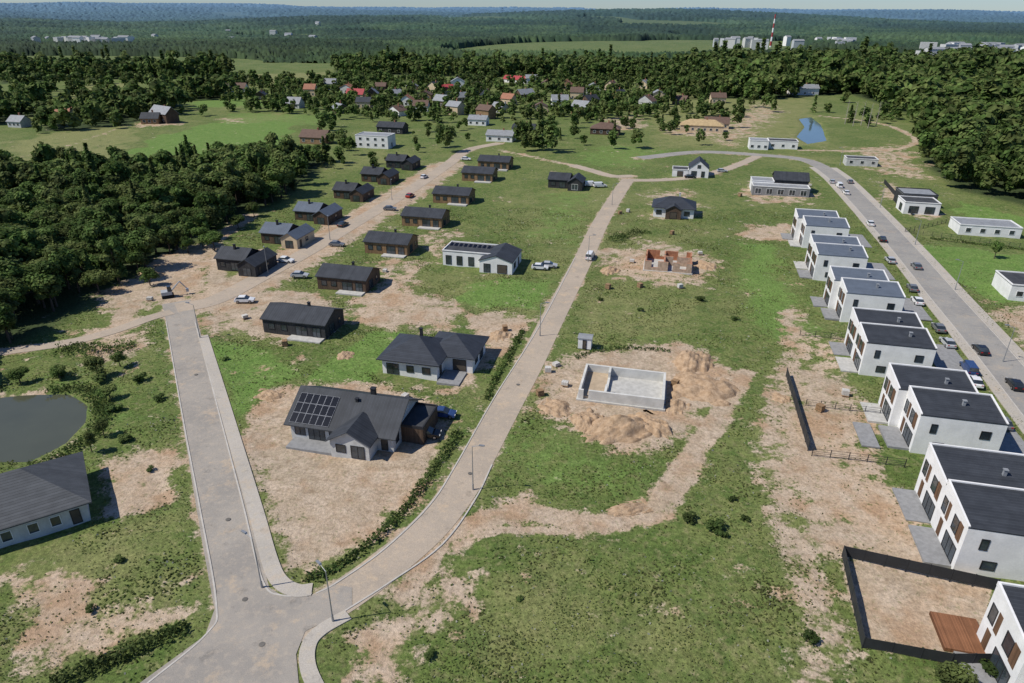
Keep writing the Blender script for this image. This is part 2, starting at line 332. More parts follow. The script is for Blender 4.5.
def ribbon(name,pts,wd,m,z=None,skirt=.3):
    if z is None: zc[0]+=.006; z=zc[0]
    V=[];Fc=[]; n=len(pts)
    for i,(x,y) in enumerate(pts):
        a=pts[max(i-1,0)]; c=pts[min(i+1,n-1)]; d=Vector((c[0]-a[0],c[1]-a[1])).normalized(); nx,ny=-d.y,d.x; h=wd/2
        V+=[(x+nx*h,y+ny*h,z-skirt),(x+nx*h,y+ny*h,z),(x-nx*h,y-ny*h,z),(x-nx*h,y-ny*h,z-skirt)]
    for i in range(n-1):
        for k in range(3): a=i*4+k; Fc.append([a,a+1,a+5,a+4])
    me=mesh_from(name,V,Fc,[m]); 
    return link(name,me,kind="structure")
for k,(p,wd) in ribs.items(): ribbon("road",p,wd,{'left':RM_G,'b':RM_S,'c':RM_S,'right':RM_R,'top':RM_S,'top2':RM_S,'lane':RM_S}[k])
J=pg([(218,560),(258,560),(264,585),(282,596),(310,597),(335,585),(352,588),(352,606),(334,617),(305,632),(296,655),(302,720),(90,720),(205,636),(216,606)])
zc[0]+=.006; link("road",mesh_from("road",[(x,y,zc[0]) for x,y in J],[list(range(len(J)))],[RM_G]),kind="structure")
sw=catmull(pg([(203,336),(218,385),(236,445),(256,512),(270,562),(280,582),(296,591),(312,590)]),6); ribbon("pavement",sw,1.9,PAVE,.13)
sw2=catmull(pg([(322,700),(308,668),(309,645),(322,630),(348,615)]),6); ribbon("pavement",sw2,1.6,PAVE,.13)
for k in ([(166,322),(183,420),(200,510),(216,602),(207,634),(140,690)],[(316,594),(337,583),(385,549),(430,505),(456,465),(496,395),(540,325),(575,258)],
          [(308,636),(336,617),(388,584),(442,545),(475,500),(492,465)],[(195,322),(222,425),(243,505),(262,580),(282,596),(312,594)]):
    ribbon("kerb",catmull(pg(k),6),.2,KERB,.115)
rp=ribs['right'][0]
def offs(pts,o):
    out=[]
    for i,(x,y) in enumerate(pts):
        a=pts[max(i-1,0)]; c=pts[min(i+1,len(pts)-1)]; d=Vector((c[0]-a[0],c[1]-a[1])).normalized(); out.append((x-d.y*o,y+d.x*o))
    return out
ribbon("kerb",offs(rp[:52],3.6),.2,KERB,.115); ribbon("kerb",offs(rp[:52],-3.6),.2,KERB,.112); ribbon("pavement",offs(rp[:52],4.7),2.0,PAVE,.12); ribbon("pavement",offs(rp[:52],-4.9),2.2,PAVE,.118)
MAN=simple("cast_iron",(.14,.13,.115),.7)
q=MB(); q.cyl((0,0,0),.32,.32,(0,0,.03),16); q.cyl((0,0,.03),.28,.26,(0,0,.036),16); man=q.mesh("manhole_cover",[MAN])
for u,v in ((245,600),(228,520),(262,645),(196,375),(470,474),(518,385)): x,y=G(u,v); link("manhole_cover",man,None,(x,y,.085),0,"round dark manhole cover set in dusty road","manhole cover",None,"manhole covers in the road")
# ---------------------------------------------------------------- houses
_wc={}
def winmesh(w,h,kind='w',tm=0):
    key=(round(w,2),round(h,2),kind,tm)
    if key in _wc: return _wc[key]
    fr=T_WHITE if tm else T_DARK; m=MB(); f=.08
    m.box(-w/2,w/2,-.08,0,0,f,0); m.box(-w/2,w/2,-.08,0,h-f,h,0); m.box(-w/2,-w/2+f,-.08,0,f,h-f,0); m.box(w/2-f,w/2,-.08,0,f,h-f,0)
    if kind=='w':
        n=max(1,round(w/1.1)); 
        for i in range(1,n): x=-w/2+w*i/n; m.box(x-.035,x+.035,-.075,0,f,h-f,0)
    m.box(-w/2+f,w/2-f,-.035,-.002,f,h-f,1)
    if kind=='door': m.box(w/2-.25,w/2-.2,-.12,-.035,h*.45,h*.55,0)
    _wc[key]=m.mesh(kind,[fr,glass if kind=='w' else simple("door_panel",(.09,.075,.06),.5)]); return _wc[key]
class House:
    def __init__(s,fl,W,D,label,name="house",cat="house",yaw=YAW,group=None,world=None):
        x,y=world or G(*fl); c,sn=math.cos(yaw),math.sin(yaw); s.W,s.D=W,D
        X=x+c*W/2-sn*D/2; Y=y+sn*W/2+c*D/2; z=float(T(np.array([X]),np.array([Y]))[0])
        s.r=link(name,None,None,(X,Y,z),yaw,label,cat,None,group); s.v=[]; s.c=(X,Y)
    def add(s,name,m,mats,label=None):
        m.off(-s.W/2,-s.D/2); return link(name,m.mesh(name,mats),s.r,label=label)
    def vol(s,x0,y0,w,d,h,roof='gx',rh=1.5,wm=W_WHITE,rm=None,o=.4,z0=-.5):
        s.v.append((x0,y0,w,d,h)); t=.18; m=MB(); r=MB()
        if roof in('gx','gy'):
            L=d if roof=='gx' else w; q0=y0 if roof=='gx' else x0; a0,a1=(x0,x0+w) if roof=='gx' else (y0,y0+d); ax='x' if roof=='gx' else 'y'; sl=rh/(L/2)
            m.ext([(q0,z0),(q0+L,z0),(q0+L,h-.01),(q0+L/2,h+rh-.01),(q0,h-.01)],a0,a1,ax)
            r.ext([(q0-o,h-sl*o),(q0+L/2,h+rh),(q0+L+o,h-sl*o),(q0+L+o,h-sl*o+t),(q0+L/2,h+rh+t),(q0-o,h-sl*o+t)],a0-o,a1+o,ax)
            rm=rm or (R_X if roof=='gx' else R_Y)
        elif roof in ('sy','sx'):
            ax='x' if roof=='sy' else 'y'; q0,L=(y0,d) if roof=='sy' else (x0,w); a0,a1=(x0,x0+w) if roof=='sy' else (y0,y0+d); sl=rh/L
            m.ext([(q0,z0),(q0+L,z0),(q0+L,h+rh-.01),(q0,h-.01)],a0,a1,ax)
            r.ext([(q0-o,h-sl*o),(q0+L+o,h+rh+sl*o),(q0+L+o,h+rh+sl*o+t),(q0-o,h-sl*o+t)],a0-o,a1+o,ax); rm=rm or R_Y
        elif roof=='hip':
            m.box(x0,x0+w,y0,y0+d,z0,h-.01); X0,X1,Y0,Y1=x0-o,x0+w+o,y0-o,y0+d+o; k=min(X1-X0,Y1-Y0)/2; z1=h+t
            if X1-X0>=Y1-Y0: A=(X0+k,(Y0+Y1)/2,h+rh); B=(X1-k,(Y0+Y1)/2,h+rh); tops=[[4,5,9,8],[5,6,9],[6,7,8,9],[7,4,8]]
            else: A=((X0+X1)/2,Y0+k,h+rh); B=((X0+X1)/2,Y1-k,h+rh); tops=[[4,5,8],[5,6,9,8],[6,7,9],[7,4,8,9]]
            r.v=[(X0,Y0,h),(X1,Y0,h),(X1,Y1,h),(X0,Y1,h),(X0,Y0,z1),(X1,Y0,z1),(X1,Y1,z1),(X0,Y1,z1),A,B]
            r.f=[[3,2,1,0],[0,1,5,4],[1,2,6,5],[2,3,7,6],[3,0,4,7]]+tops; r.m=[0]*len(r.f); rm=rm or R_TILE
        else:
            m.box(x0,x0+w,y0,y0+d,z0,h); r.box(x0-.06,x0+w+.06,y0-.06,y0+d+.06,h+.002,h+.12,0); rm=rm or R_BITU
            for q in ((x0-.08,x0+w+.08,y0-.08,y0+.15),(x0-.08,x0+w+.08,y0+d-.15,y0+d+.08),(x0-.08,x0+.15,y0+.152,y0+d-.152),(x0+w-.15,x0+w+.08,y0+.152,y0+d-.152)): r.box(*q,h+.122,h+.4,1)
        s.add("wall",m,[wm]); 
        rf=s.add("roof",r,[rm,T_DARK if wm in(W_CHAR,W_WOOD,W_WOOD2) else W_FAR if wm is W_FAR else W_WHITE]); return rf
    def win(s,vi,face,pos,z,w,h,kind='w',tm=0):
        x0,y0,W,D,hh=s.v[vi]
        if face=='f': l=(x0+pos,y0,z); r=0
        elif face=='b': l=(x0+pos,y0+D,z); r=math.pi
        elif face=='l': l=(x0,y0+pos,z); r=-math.pi/2
        else: l=(x0+W,y0+pos,z); r=math.pi/2
        link("window" if kind=='w' else "door",winmesh(w,h,kind,tm),s.r,(l[0]-s.W/2,l[1]-s.D/2,z),r)
    def chim(s,x,y,z0,z1,m=None,w=.5):
        b=MB(); b.box(x-w/2,x+w/2,y-w/2,y+w/2,z0,z1,0); b.box(x-w/2-.08,x+w/2+.08,y-w/2-.08,y+w/2+.08,z1+.001,z1+.12,0); s.add("chimney",b,[m or T_DARK])
    def one(s,name,q,m): b=MB(); b.box(*q,0); s.add(name,b,[m])
foot=[]
def ex(h,r=None): foot.append((h.c[0],h.c[1],r or max(h.W,h.D)*.62))
g1="timber row houses along the street"
rowB=[((264,332),14,8.5,W_CHAR,R_X,"charcoal timber bungalow with dark seamed gable roof"),((318,288),12.5,8.5,W_WOOD2,R_X,"dark brown timber bungalow with grey gable roof"),
 ((365,252),12.5,8.5,W_WOOD,R_X,"brown timber bungalow with charcoal gable roof"),((402,225),13,8.5,W_WOOD,R_X,"brown timber bungalow with charcoal gable roof"),
 ((433,202),13,8.5,W_WOOD,R_X,"brown timber bungalow with charcoal gable roof"),((462,180),12.5,8.5,W_WOOD,R_X,"brown timber bungalow with charcoal gable roof"),
 ((478,168),13.5,9,W_WOOD,R_X,"brown timber bungalow with charcoal gable roof")]
for fl,W,D,wm,rm,lb in rowB:
    h=House(fl,W,D,lb,group=g1); h.vol(0,0,W,D,3.1,'gx',1.7,wm,rm,.35); ex(h)
    for p in (.14,.34): h.win(0,'f',W*p,.9,1.4,1.3)
    h.win(0,'f',W*.62,.1,2.6,2.2); h.win(0,'f',W*.86,.1,1.8,2.2); h.win(0,'r',D*.35,.1,2.2,2.2); h.win(0,'r',D*.75,.9,1.0,1.3); h.win(0,'l',D*.5,.1,1.0,2.2,'door'); h.chim(W*.6,D*.55,3.5,5.6)
    h.one("terrace",(W*.45,W*.98,-2.2,-.01,-.3,.14),CONC)
g2="dark gabled houses beside the wood"
rowC=[((214,271),13,9,R_X,W_CHAR),((259,244),13,9,R_XL,W_WOOD2),((293,221),13,9,R_XL,W_WOOD2),((332,199),12.5,9,R_X,W_WOOD2),((360,182),13,9,R_X,W_WOOD2),((385,168),13,9,R_X,W_CHAR)]
for i,(fl,W,D,rm,wm) in enumerate(rowC):
    h=House(fl,W,D,"dark gabled house with garage wing at the edge of the wood" if rm is R_X else "house with blue-grey seamed roof and garage wing beside the wood",group=g2); ex(h)
    h.vol(0,1.5,W*.62,D-1.5,3.1,'gx',1.9,wm,rm,.4); h.vol(W*.62+.003,-1.5,W*.38,D+1,2.9,'gy',1.5,W_BEIGE if i in(1,) else wm,R_Y if rm is R_X else R_YL,.3)
    h.win(0,'f',W*.14,.9,1.4,1.3); h.win(0,'f',W*.4,.1,2.2,2.2); h.win(1,'f',W*.19,.1,2.4,2.2); h.win(1,'r',2.,.1,1.0,2.1,'door'); h.win(1,'r',5.5,.9,1.4,1.2); h.chim(W*.3,D*.5,3.8,6)
# solar house
h=House((292,437),17,11,"large single-storey house with black roof and solar panels"); ex(h,12)
h.vol(0,0,17,11,2.9,'gx',3.1,W_LGREY,R_X,.7); h.vol(8.2,-3.0,6.2,5,2.9,'gy',1.75,W_LGREY,R_Y,.5)
h.vol(17.004,3.2,3.6,6.8,2.6,'flat',0,W_WOOD2,R_BITU)
for p,w_,z,hh in ((1.6,1.8,.7,1.5),(4.4,2.8,.1,2.2),(7.,1.0,.7,1.5)): h.win(0,'f',p,z,w_,hh)
h.win(1,'f',1.7,.8,1.6,1.4); h.win(1,'f',4.4,.1,2.2,2.2); h.win(0,'f',15.6,.1,1.1,2.2,'door'); h.win(0,'l',3,.8,1.6,1.4); h.win(0,'l',7.5,.8,1.6,1.4); h.win(0,'r',1.6,.8,1.2,1.4)
h.chim(11.5,6.2,5.4,6.9,None,.7); h.chim(9.6,4.2,4.9,5.9,None,.4); h.one("terrace",(.5,8,-2.8,-.01,-.3,.14),CONCD)
SOL=NB("solar_cells"); o_=SOL.xyz(SOL.obj()); gl=SOL.ma('MAXIMUM',SOL.ma('LESS_THAN',SOL.ma('FRACT',SOL.ma('MULTIPLY',o_[0],6)),.05),SOL.ma('LESS_THAN',SOL.ma('FRACT',SOL.ma('MULTIPLY',o_[1],6)),.05))
SOL.b.inputs['Specular IOR Level'].default_value=.1; SOLM=SOL.out(SOL.mix(gl,(.006,.008,.016),(.02,.025,.035)),.3)
pm=MB(); pm.box(-.53,.53,-.87,.87,0,.05,0); pm.box(-.50,.50,-.84,.84,.051,.06,1); pm=pm.mesh("solar_panel",[simple("aluminium_frame",(.36,.37,.39),.6),SOLM])
def panels(h,x0,yz0,slope,nx,ny):
    for i in range(nx):
        for j in range(ny):
            x=x0+i*1.10; yy=yz0[0]+(j*1.78+.9)*math.cos(slope); z=yz0[1]+(j*1.78+.9)*math.sin(slope)
            o=link("solar_panel",pm,h.r,(x-h.W/2,yy-h.D/2,z)); o.rotation_euler=(slope,0,0)
sl=math.atan(3.1/5.5); panels(h,.6,(-.3,2.9-.17+.26),sl,6,3)
# hip house
h=House((383,373),11,11,"hip-roofed house with dark roof and white walls"); ex(h,11)
h.vol(0,0,10.5,10,3.0,'hip',3.0,W_WHITE,R_TILE,.8); h.vol(7,4.2,9,9,2.9,'hip',2.5,W_WHITE,R_TILE,.7)
h.win(0,'f',2,.1,2.4,2.2); h.win(0,'f',5.4,.8,1.4,1.4); h.win(0,'f',8.5,.8,1.6,1.4); h.win(0,'r',2,.1,1.1,2.2,'door'); h.win(1,'f',6.5,.1,2.6,2.3,'door'); h.win(1,'r',2.5,.8,1.8,1.4); h.win(1,'r',6,.1,2.4,2.2); h.win(0,'l',4,.8,1.6,1.4); h.chim(5.6,6,5,7)
h.one("terrace",(10.8,15,-1.2,3.9,-.3,.12),CONCD)
# white modern
h=House((443,264),13,8,"white modern bungalow with flat and gabled dark roofs"); ex(h,13)
h.vol(0,0,13.5,8,3.6,'flat',0,W_WHITE,R_BITU); h.vol(11,-3.4,8.6,11,3.1,'gy',1.5,W_WHITE,R_Y,.2)
for p in (1.6,4.6,7.8): h.win(0,'f',p,.1,1.6,2.5)
h.win(0,'l',4,.9,1.6,1.3); h.win(1,'f',2.,.1,1.8,2.3); h.win(1,'f',6.,.1,2.6,2.3,'door'); h.win(1,'r',3,.8,2,1.5); h.win(1,'r',7.5,.1,1.1,2.2,'door')
for i in range(9):
    o=link("solar_panel",pm,h.r,(.9+i*1.3-h.W/2,5.4-h.D/2,3.86)); o.rotation_euler=(.25,0,0)
h=House((548,187),13,9,"black bungalow with twin gables and white gable trim"); ex(h); h.vol(0,0,8,9,3,'gx',1.8,W_CHAR,R_X,.3); h.vol(8.003,-2.5,5.5,9,2.9,'gy',1.8,W_CHAR,R_Y,.3); h.win(0,'f',2,.8,1.6,1.4); h.win(0,'f',5.5,.1,2.4,2.2); h.win(1,'f',2.7,.1,2.4,2.2,'w',1); h.win(1,'r',4,.8,1.6,1.4)
h=House((653,216),13,10,"black hip-roofed house with white walls and chimney"); ex(h); h.vol(0,0,13,10,3,'hip',2.9,W_WHITE,R_TILE,.7); h.vol(4,-2,5,4,2.9,'gy',1.4,W_WOOD2,R_Y,.3)
for p in (1.8,10.8): h.win(0,'f',p,.7,1.8,1.5)
h.win(1,'f',2.5,.1,2.2,2.2,'door'); h.win(0,'r',3,.7,1.6,1.5); h.win(0,'r',7,.7,1.6,1.5); h.chim(8,6,4.5,6.8,W_LGREY)
h=House((688,177),8,10,"white house with steep black gable roof"); ex(h); h.vol(0,0,8,10,3.6,'gy',3.2,W_WHITE,R_Y,.2); h.vol(-6.5,0,6.4,7,2.6,'flat',0,W_WHITE,R_BITU); h.win(0,'f',2.2,.2,2.2,2.4); h.win(0,'f',5.8,.2,1.4,2.4); h.win(0,'f',4,3.7,1.4,1.4); h.win(1,'f',3.2,.1,2.4,2.2,'door')
h=House((752,194),20,14,"grey and white modern house with stepped dark flat roofs"); ex(h); h.vol(0,0,20,6,2.9,'flat',0,W_GREY,R_GR); h.vol(0,6.003,8,7,3.6,'flat',0,W_WHITE,R_GR); h.vol(8.2,6.01,12,9,4.6,'gx',2.2,W_CHAR,R_X,.3)
for p in (2,6,10,14,18): h.win(0,'f',p,.3,2.2,2.1,'w',1)
for fl,W,D,hh,rf,rh,wm,rm,lb in (((749,149),9,9,4,'flat',0,W_WHITE,R_GR,"white flat-roofed house under construction"),((768,148),14,8,3.5,'flat',0,W_WHITE,R_BITU,"white low house with dark flat roof"),
 ((590,134),16,10,3,'hip',3,W_WOOD2,R_BR,"brown hip-roofed bungalow in a garden"),((486,141),14,9,3.2,'gx',2,W_WHITE,R_GR,"white bungalow with grey gable roof"),((512,136),12,9,4.2,'gx',2.,W_WHITE,R_X,"white house with black gable roof"),
 ((680,131),24,10,3.4,'hip',3,W_BEIGE,simple("bare_timber_roof",(.42,.31,.17),.8),"unfinished beige house with bare timber hip roof"),((704,128),14,9,3,'gx',3,W_BEIGE,R_BR,"beige house with brown roof"),
 ((846,165),13,7,2.8,'flat',0,W_LGREY,R_BITU,"low grey building with dark flat roof"),((356,147),17,10,5.6,'flat',0,W_WHITE,R_GR,"white two-storey townhouse block"),((377,133),15,9,3.5,'gx',2.2,W_CHAR,R_X,"dark gabled house on the far street"),
 ((300,143),14,9,3.2,'gx',3,W_TIMB,R_BR,"brown timber house with porch at the field edge"),((468,125),11,8,3.4,'gx',2.,W_WHITE,R_GR,"white cottage with grey roof"),
 ((958,234),17,9,2.8,'flat',0,W_WHITE,R_GR,"long white low building with pale roof"),((1008,299),14,10,3.4,'flat',0,W_WHITE,R_BITU,"white house with dark flat roof")):
    h=House(fl,W,D,lb); ex(h); h.vol(0,0,W,D,hh,rf,rh,wm,rm,.4)
    for q in np.linspace(.15,.85,max(3,int(W/4))): h.win(0,'f',W*q,.8,1.5,1.4,'w',1)
    if hh>5:
        for q in np.linspace(.15,.85,max(3,int(W/4))): h.win(0,'f',W*q,3.5,1.5,1.4,'w',1)
    h.win(0,'r',D*.5,.1,1.1,2.1,'door')
    if rh: h.chim(W*.6,D*.5,hh+rh-.6,hh+rh+.9,R_OR,.7)
h=House((903,213),12,22,"white and black modern villa with stepped flat roofs"); ex(h); h.vol(0,0,11,9,3.6,'flat',0,W_WHITE,R_BITU); h.vol(1.5,9.003,11,10,4.4,'flat',0,W_CHAR,R_GR); h.win(0,'f',3,.2,3,2.4); h.win(0,'f',8,.2,3,2.4); h.win(0,'l',4,.2,3,2.4); h.win(1,'l',5,.4,3,2.6)
# left big house
h=House(None,20,12,"grey-roofed house with pale rendered walls by the junction",yaw=math.radians(34),world=(-71.4,59.0)); ex(h,14)
h.vol(0,0,20,12,2.9,'hip',4.0,W_LGREY,R_TILEG,.7)
for p in (2,5,8.2,11.2,14.,16.4): h.win(0,'f',p,.7,1.2,1.5,'w',1)
h.win(0,'f',18.6,.1,1.1,2.2,'door'); h.win(0,'r',3,.8,1.6,1.4,'w',1); h.win(0,'r',8,.8,1.6,1.4,'w',1); h.chim(11,7.5,5.5,7.6,W_LGREY,.6)
# duplex row
g3="white duplexes in a row along the street"
WP=striped("brown_wood_cladding",(.15,.085,.05),'xy',.14,.12,.6,.7,0,.1,.25)
dup=[((1012,727),16),((953,570),16),((901,450),14.5),((859,374),14),((834,320),14),((813,279),14),((797,247),14)]
for i,(fl,D) in enumerate(dup):
    wl=None
    if i==0: wl=(46.6,37.2)
    h=House(fl,12,D,"white two-storey duplex with dark low-pitched roof",group=g3,world=wl); u=D/2; ex(h,11)
    for j in (0,1):
        dx=(0,.0)[j] if i%2 else (1.3,0)[j]; zt=6.4 if j==0 else 6.65
        h.vol(dx,j*u+(.003 if j else 0),11.6,u-.006,zt,'sy',.9,W_WHITE,R_YL if i>=4 else R_Y,.03)
        for a0,a1 in ((dx-.06,dx+.18),(dx+11.42,dx+11.66)):
            pr=MB(); pr.ext([(j*u+.02,zt-.05),(j*u+u-.1,zt+.83),(j*u+u-.1,zt+1.22),(j*u+.02,zt+.34)],a0,a1,'x'); h.add("parapet",pr,[W_WHITE])
        pr=MB(); pr.box(dx-.06,dx+11.66,j*u+u-.26,j*u+u-.02,zt+.7,zt+1.24); h.add("parapet",pr,[W_WHITE])
        h.one("cladding",(dx-.05,dx-.003,j*u+.9,j*u+2.05,3.3,5.8),WP); h.one("cladding",(dx-.05,dx-.003,j*u+u-3.0,j*u+u-2.2,3.3,5.8),WP); h.one("cladding",(dx-.05,dx-.003,j*u+u-2.3,j*u+u-1.3,.2,2.7),WP)
        h.win(j,'l',2.9,3.5,1.6,2.1); h.win(j,'l',u-1.3,3.5,1.3,2.1); h.win(j,'l',2.6,.15,3.6,2.4)
        h.one("terrace",(dx-3.0,dx-.08,j*u+.5,j*u+u-.5,-.3,.12),CONCD if (i+j)%3 else CONC)
    h.win(0,'f',2.2,3.6,.9,1.6); h.win(0,'f',9.2,3.6,1.4,1.4); h.win(0,'f',3.4,.8,1.6,1.3)
    h.win(0,'r',2,.1,1.1,2.2,'door'); h.win(1,'r',2,.1,1.1,2.2,'door'); h.win(0,'r',4.6,3.6,1.6,1.4); h.win(1,'r',4.6,3.6,1.6,1.4)
    h.chim(7.5,u*1.4,6.9,8.0,R_GR,.4); h.chim(8,u*.5,6.7,7.8,R_GR,.4)
# unfinished buildings
def shell(fl,W,D,hh,m,lb,t=.4,inner=True):
    h=House(fl,W,D,lb,"unfinished_house","building site"); ex(h); fx=MB(); fx.box(-.3,W+.3,-.3,D+.3,-.4,.12,0); h.add("foundation_slab",fx,[CONC])
    h.v.append((0,0,W,D,hh))
    def wall(pts):
        b=MB()
        for q in pts: b.box(*q,0)
        h.add("wall",b,[m])
    def seg(a,b_,c,ax,gaps):
        out=[]; p=a
        for g0,g1,s0,s1 in gaps+[(b_,b_,0,0)]:
            if g0>p: out.append((p,g0,c,c+t,.121,hh) if ax=='x' else (c,c+t,p,g0,.121,hh))
            if g1>g0:
                if s0>0.13: out.append((g0,g1,c,c+t,.121,s0) if ax=='x' else (c,c+t,g0,g1,.121,s0))
                if s1<hh: out.append((g0,g1,c,c+t,s1,hh) if ax=='x' else (c,c+t,g0,g1,s1,hh))
            p=g1
        return out
    if inner:
        wall(seg(0,W,0,'x',[(W*.15,W*.15+1.6,hh*.35,hh),(W*.5,W*.5+1.2,0,hh),(W*.75,W*.75+1.6,hh*.35,hh)])); wall(seg(0,W,D-t,'x',[(W*.3,W*.3+1.6,hh*.35,hh),(W*.7,W*.7+2.2,0,hh)]))
        wall(seg(t,D-t,0,'y',[(D*.4,D*.4+1.6,hh*.35,hh)])); wall(seg(t,D-t,W-t,'y',[(D*.5,D*.5+1.6,hh*.35,hh)]))
        wall(seg(t,D-t,W*.4,'y',[(D*.6,D*.6+1.,0,hh)])); wall(seg(W*.4+t,W-t,D*.5,'x',[(W*.6,W*.6+1.,0,hh)]))
    else:
        wall(seg(0,W,0,'x',[(W*.06,W*.12,0,hh)])); wall(seg(0,W,D-t,'x',[])); wall(seg(t,D-t,0,'y',[])); wall(seg(t,D-t,W-t,'y',[])); wall(seg(t,D-t,W*.3,'y',[(D*.3,D*.75,.8,hh)]))
        f2=MB(); f2.box(t+.01,W*.3-.01,t+.01,D-t-.01,.121,.5,0); h.add("sand_fill",f2,[simple("sand_fill_soil",(.42,.33,.23),.95)])
    return h
b=NB("orange_brick"); br=b.t.nodes.new('ShaderNodeTexBrick'); b.put(br.inputs['Vector'],b.obj()); br.inputs['Color1'].default_value=(.40,.17,.085,1); br.inputs['Color2'].default_value=(.33,.13,.07,1); br.inputs['Mortar'].default_value=(.4,.3,.22,1); br.inputs['Scale'].default_value=2.0
BRICK=b.out(b.scale(br.outputs[0],b.rng(b.noise(1.5),.3,.7,.8,1.2)),.9)
shell((644,270),12,10,2.6,BRICK,"unfinished orange brick house without a roof")
BLOCK=striped("white_blocks",(.56,.55,.51),'z',.25,.08,.75,.9,0,.12)
shell((578,399),14.5,10,1.9,BLOCK,"unfinished pale block walls on a building site",.4,False)
# village
vill=[(507,82,28,R_RED),(350,98,14,R_RED),(343,93,12,R_OR),(396,98,10,R_GR),(378,90,10,R_BR),(421,99,11,R_BR),(455,88,12,R_GR),(474,92,10,R_BR),(484,99,11,R_X),(504,104,10,R_OR),(525,100,14,R_GR),(545,88,10,R_BR),(556,106,12,R_GR),(574,99,10,R_BR),(590,94,12,R_GR),(608,90,10,R_BR),(437,106,10,R_GR),(410,90,10,R_GR),(403,106,10,R_OR),
 (462,102,10,R_GR),(446,95,9,R_RED),(536,112,11,R_BR),(592,108,11,R_X),(575,114,11,R_GR),(235,92,12,R_BR),(222,87,10,R_GR),(640,108,12,R_BR),(655,100,11,R_GR),(676,104,10,R_BR),(622,98,10,R_X),(391,115,11,R_BR),(360,108,10,R_X),(328,90,10,R_GR),(308,96,9,R_OR),(155,121,18,R_GR),(145,124,10,R_X),(795,95,24,R_GR),(780,93,14,R_BR),(495,112,9,R_GR),(432,92,9,R_X),(370,101,9,R_GR),(564,89,10,R_OR),(417,112,10,R_BR),(60,122,9,R_OR),(12,127,9,R_GR),(450,114,10,R_GR),(340,114,10,R_GR),(480,118,10,R_BR),(530,84,11,R_GR),(640,88,11,R_GR),(290,108,10,R_GR),(715,103,11,R_BR),(258,100,9,R_X)]
wl_=[W_WHITE,W_BEIGE,W_LGREY,W_BEIGE,W_WOOD2,W_TIMB]
for i,(u,v,W,rm) in enumerate(vill):
    D=8; h=House((u-4,v),W,D,{R_RED:"village house with red metal roof",R_OR:"village house with orange tiled roof",R_BR:"village house with brown roof",R_GR:"village house with grey sheet roof",R_X:"village house with black roof"}[rm]+" among garden trees",yaw=YAW+random.choice((0,.3,-.4,.15,.9)),group="village houses among the trees")
    hh=random.choice((3.2,4.2,5.4)); wm=wl_[i%6]; h.vol(0,0,W,D,hh,random.choice(('gx','gx','gy')) if W<13 else 'gx',random.uniform(2.6,3.8),wm,rm,.4); ex(h,8)
    k=1-15/math.hypot(*h.c); foot.append((h.c[0]*k,h.c[1]*k,6.5))
    for q in (.2,.5,.8): h.win(0,'f',W*q,.9,1.5,1.5,'w',1)
    h.chim(W*.6,D*.55,hh+1,hh+4.2,R_OR,.7)
# distant town
rr=random.Random(3)
dist=[(rr.uniform(32,128),rr.uniform(42,50),.7) for _ in range(30)]+[(rr.uniform(915,1030),rr.uniform(57,68),1.3) for _ in range(38)]+[(rr.uniform(690,870),rr.uniform(48,54),.8) for _ in range(22)]+[(rr.uniform(150,330),rr.uniform(28,36),.8) for _ in range(8)]
for u,v,k in dist:
    x,y=G(u,v); W=rr.uniform(9,28)*k; hh=rr.uniform(3,8)*k; h=House(None,W,12,"distant pale building above the forest","distant_building","building",world=(x,y),yaw=rr.uniform(-.6,.6),group="distant town buildings")
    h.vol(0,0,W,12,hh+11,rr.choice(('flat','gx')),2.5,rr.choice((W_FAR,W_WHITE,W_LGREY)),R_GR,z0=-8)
x,y=G(770,50); ch=link("industrial_chimney",None,None,(x,y,0),0,"tall red and white banded industrial chimney","chimney"); m=MB()
for k in range(8): m.cyl((0,0,k*8),2.2-k*.14,2.06-k*.14,(0,0,k*8+7.99),12,k%2)
link("stack",m.mesh("stack",[W_WHITE,R_RED]),ch)
# ---------------------------------------------------------------- vegetation
def leafm(name,c1,c2,c3,flower=False,tr=.35):
    b=NB(name); r=b.geo.outputs['Random Per Island']; x=b.mix(r,c1,c2)
    x=b.mix(b.rng(b.noise(.13,2),.44,.60),x,c3); x=b.scale(x,b.ma('MULTIPLY',b.rng(b.noise(.28,2),.32,.68,.58,1.42),b.rng(b.noise(.025,3),.35,.65,.82,1.2)))
    if flower: x=b.mix(b.ma('GREATER_THAN',b.ma('FRACT',b.ma('MULTIPLY',r,37.7)),.965),x,(.42,.42,.34))
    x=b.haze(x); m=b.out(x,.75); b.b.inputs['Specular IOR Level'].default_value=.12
    tl=b.t.nodes.new('ShaderNodeBsdfTranslucent'); b.put(tl.inputs[0],x); mx=b.t.nodes.new('ShaderNodeMixShader'); mx.inputs[0].default_value=tr
    o=b.t.nodes['Material Output']; b.t.links.new(b.b.outputs[0],mx.inputs[1]); b.t.links.new(tl.outputs[0],mx.inputs[2]); b.t.links.new(mx.outputs[0],o.inputs[0]); return m
LEAF=leafm("tree_foliage",(.055,.102,.024),(.112,.168,.044),(.128,.160,.050)); WEED=leafm("weeds",(.110,.160,.042),(.20,.222,.08),(.175,.188,.070),True,.5); HEDGE=leafm("hedge_leaves",(.055,.096,.026),(.105,.152,.042),(.09,.125,.037))
BARK=simple("bark",(.09,.07,.055),.9)
def quads(C,N,size,r):
    n=len(C); a=r.normal(size=(n,3)); t1=np.cross(N,a); t1/=np.linalg.norm(t1,axis=1)[:,None]+1e-9; t2=np.cross(N,t1); s1=(size*r.uniform(.6,1.3,n))[:,None]; s2=(size*r.uniform(.5,1.1,n))[:,None]
    return np.stack([C-t1*s1-t2*s2*.6,C+t1*s1*.7-t2*s2,C+t1*s1+t2*s2*.7,C-t1*s1*.6+t2*s2],1)
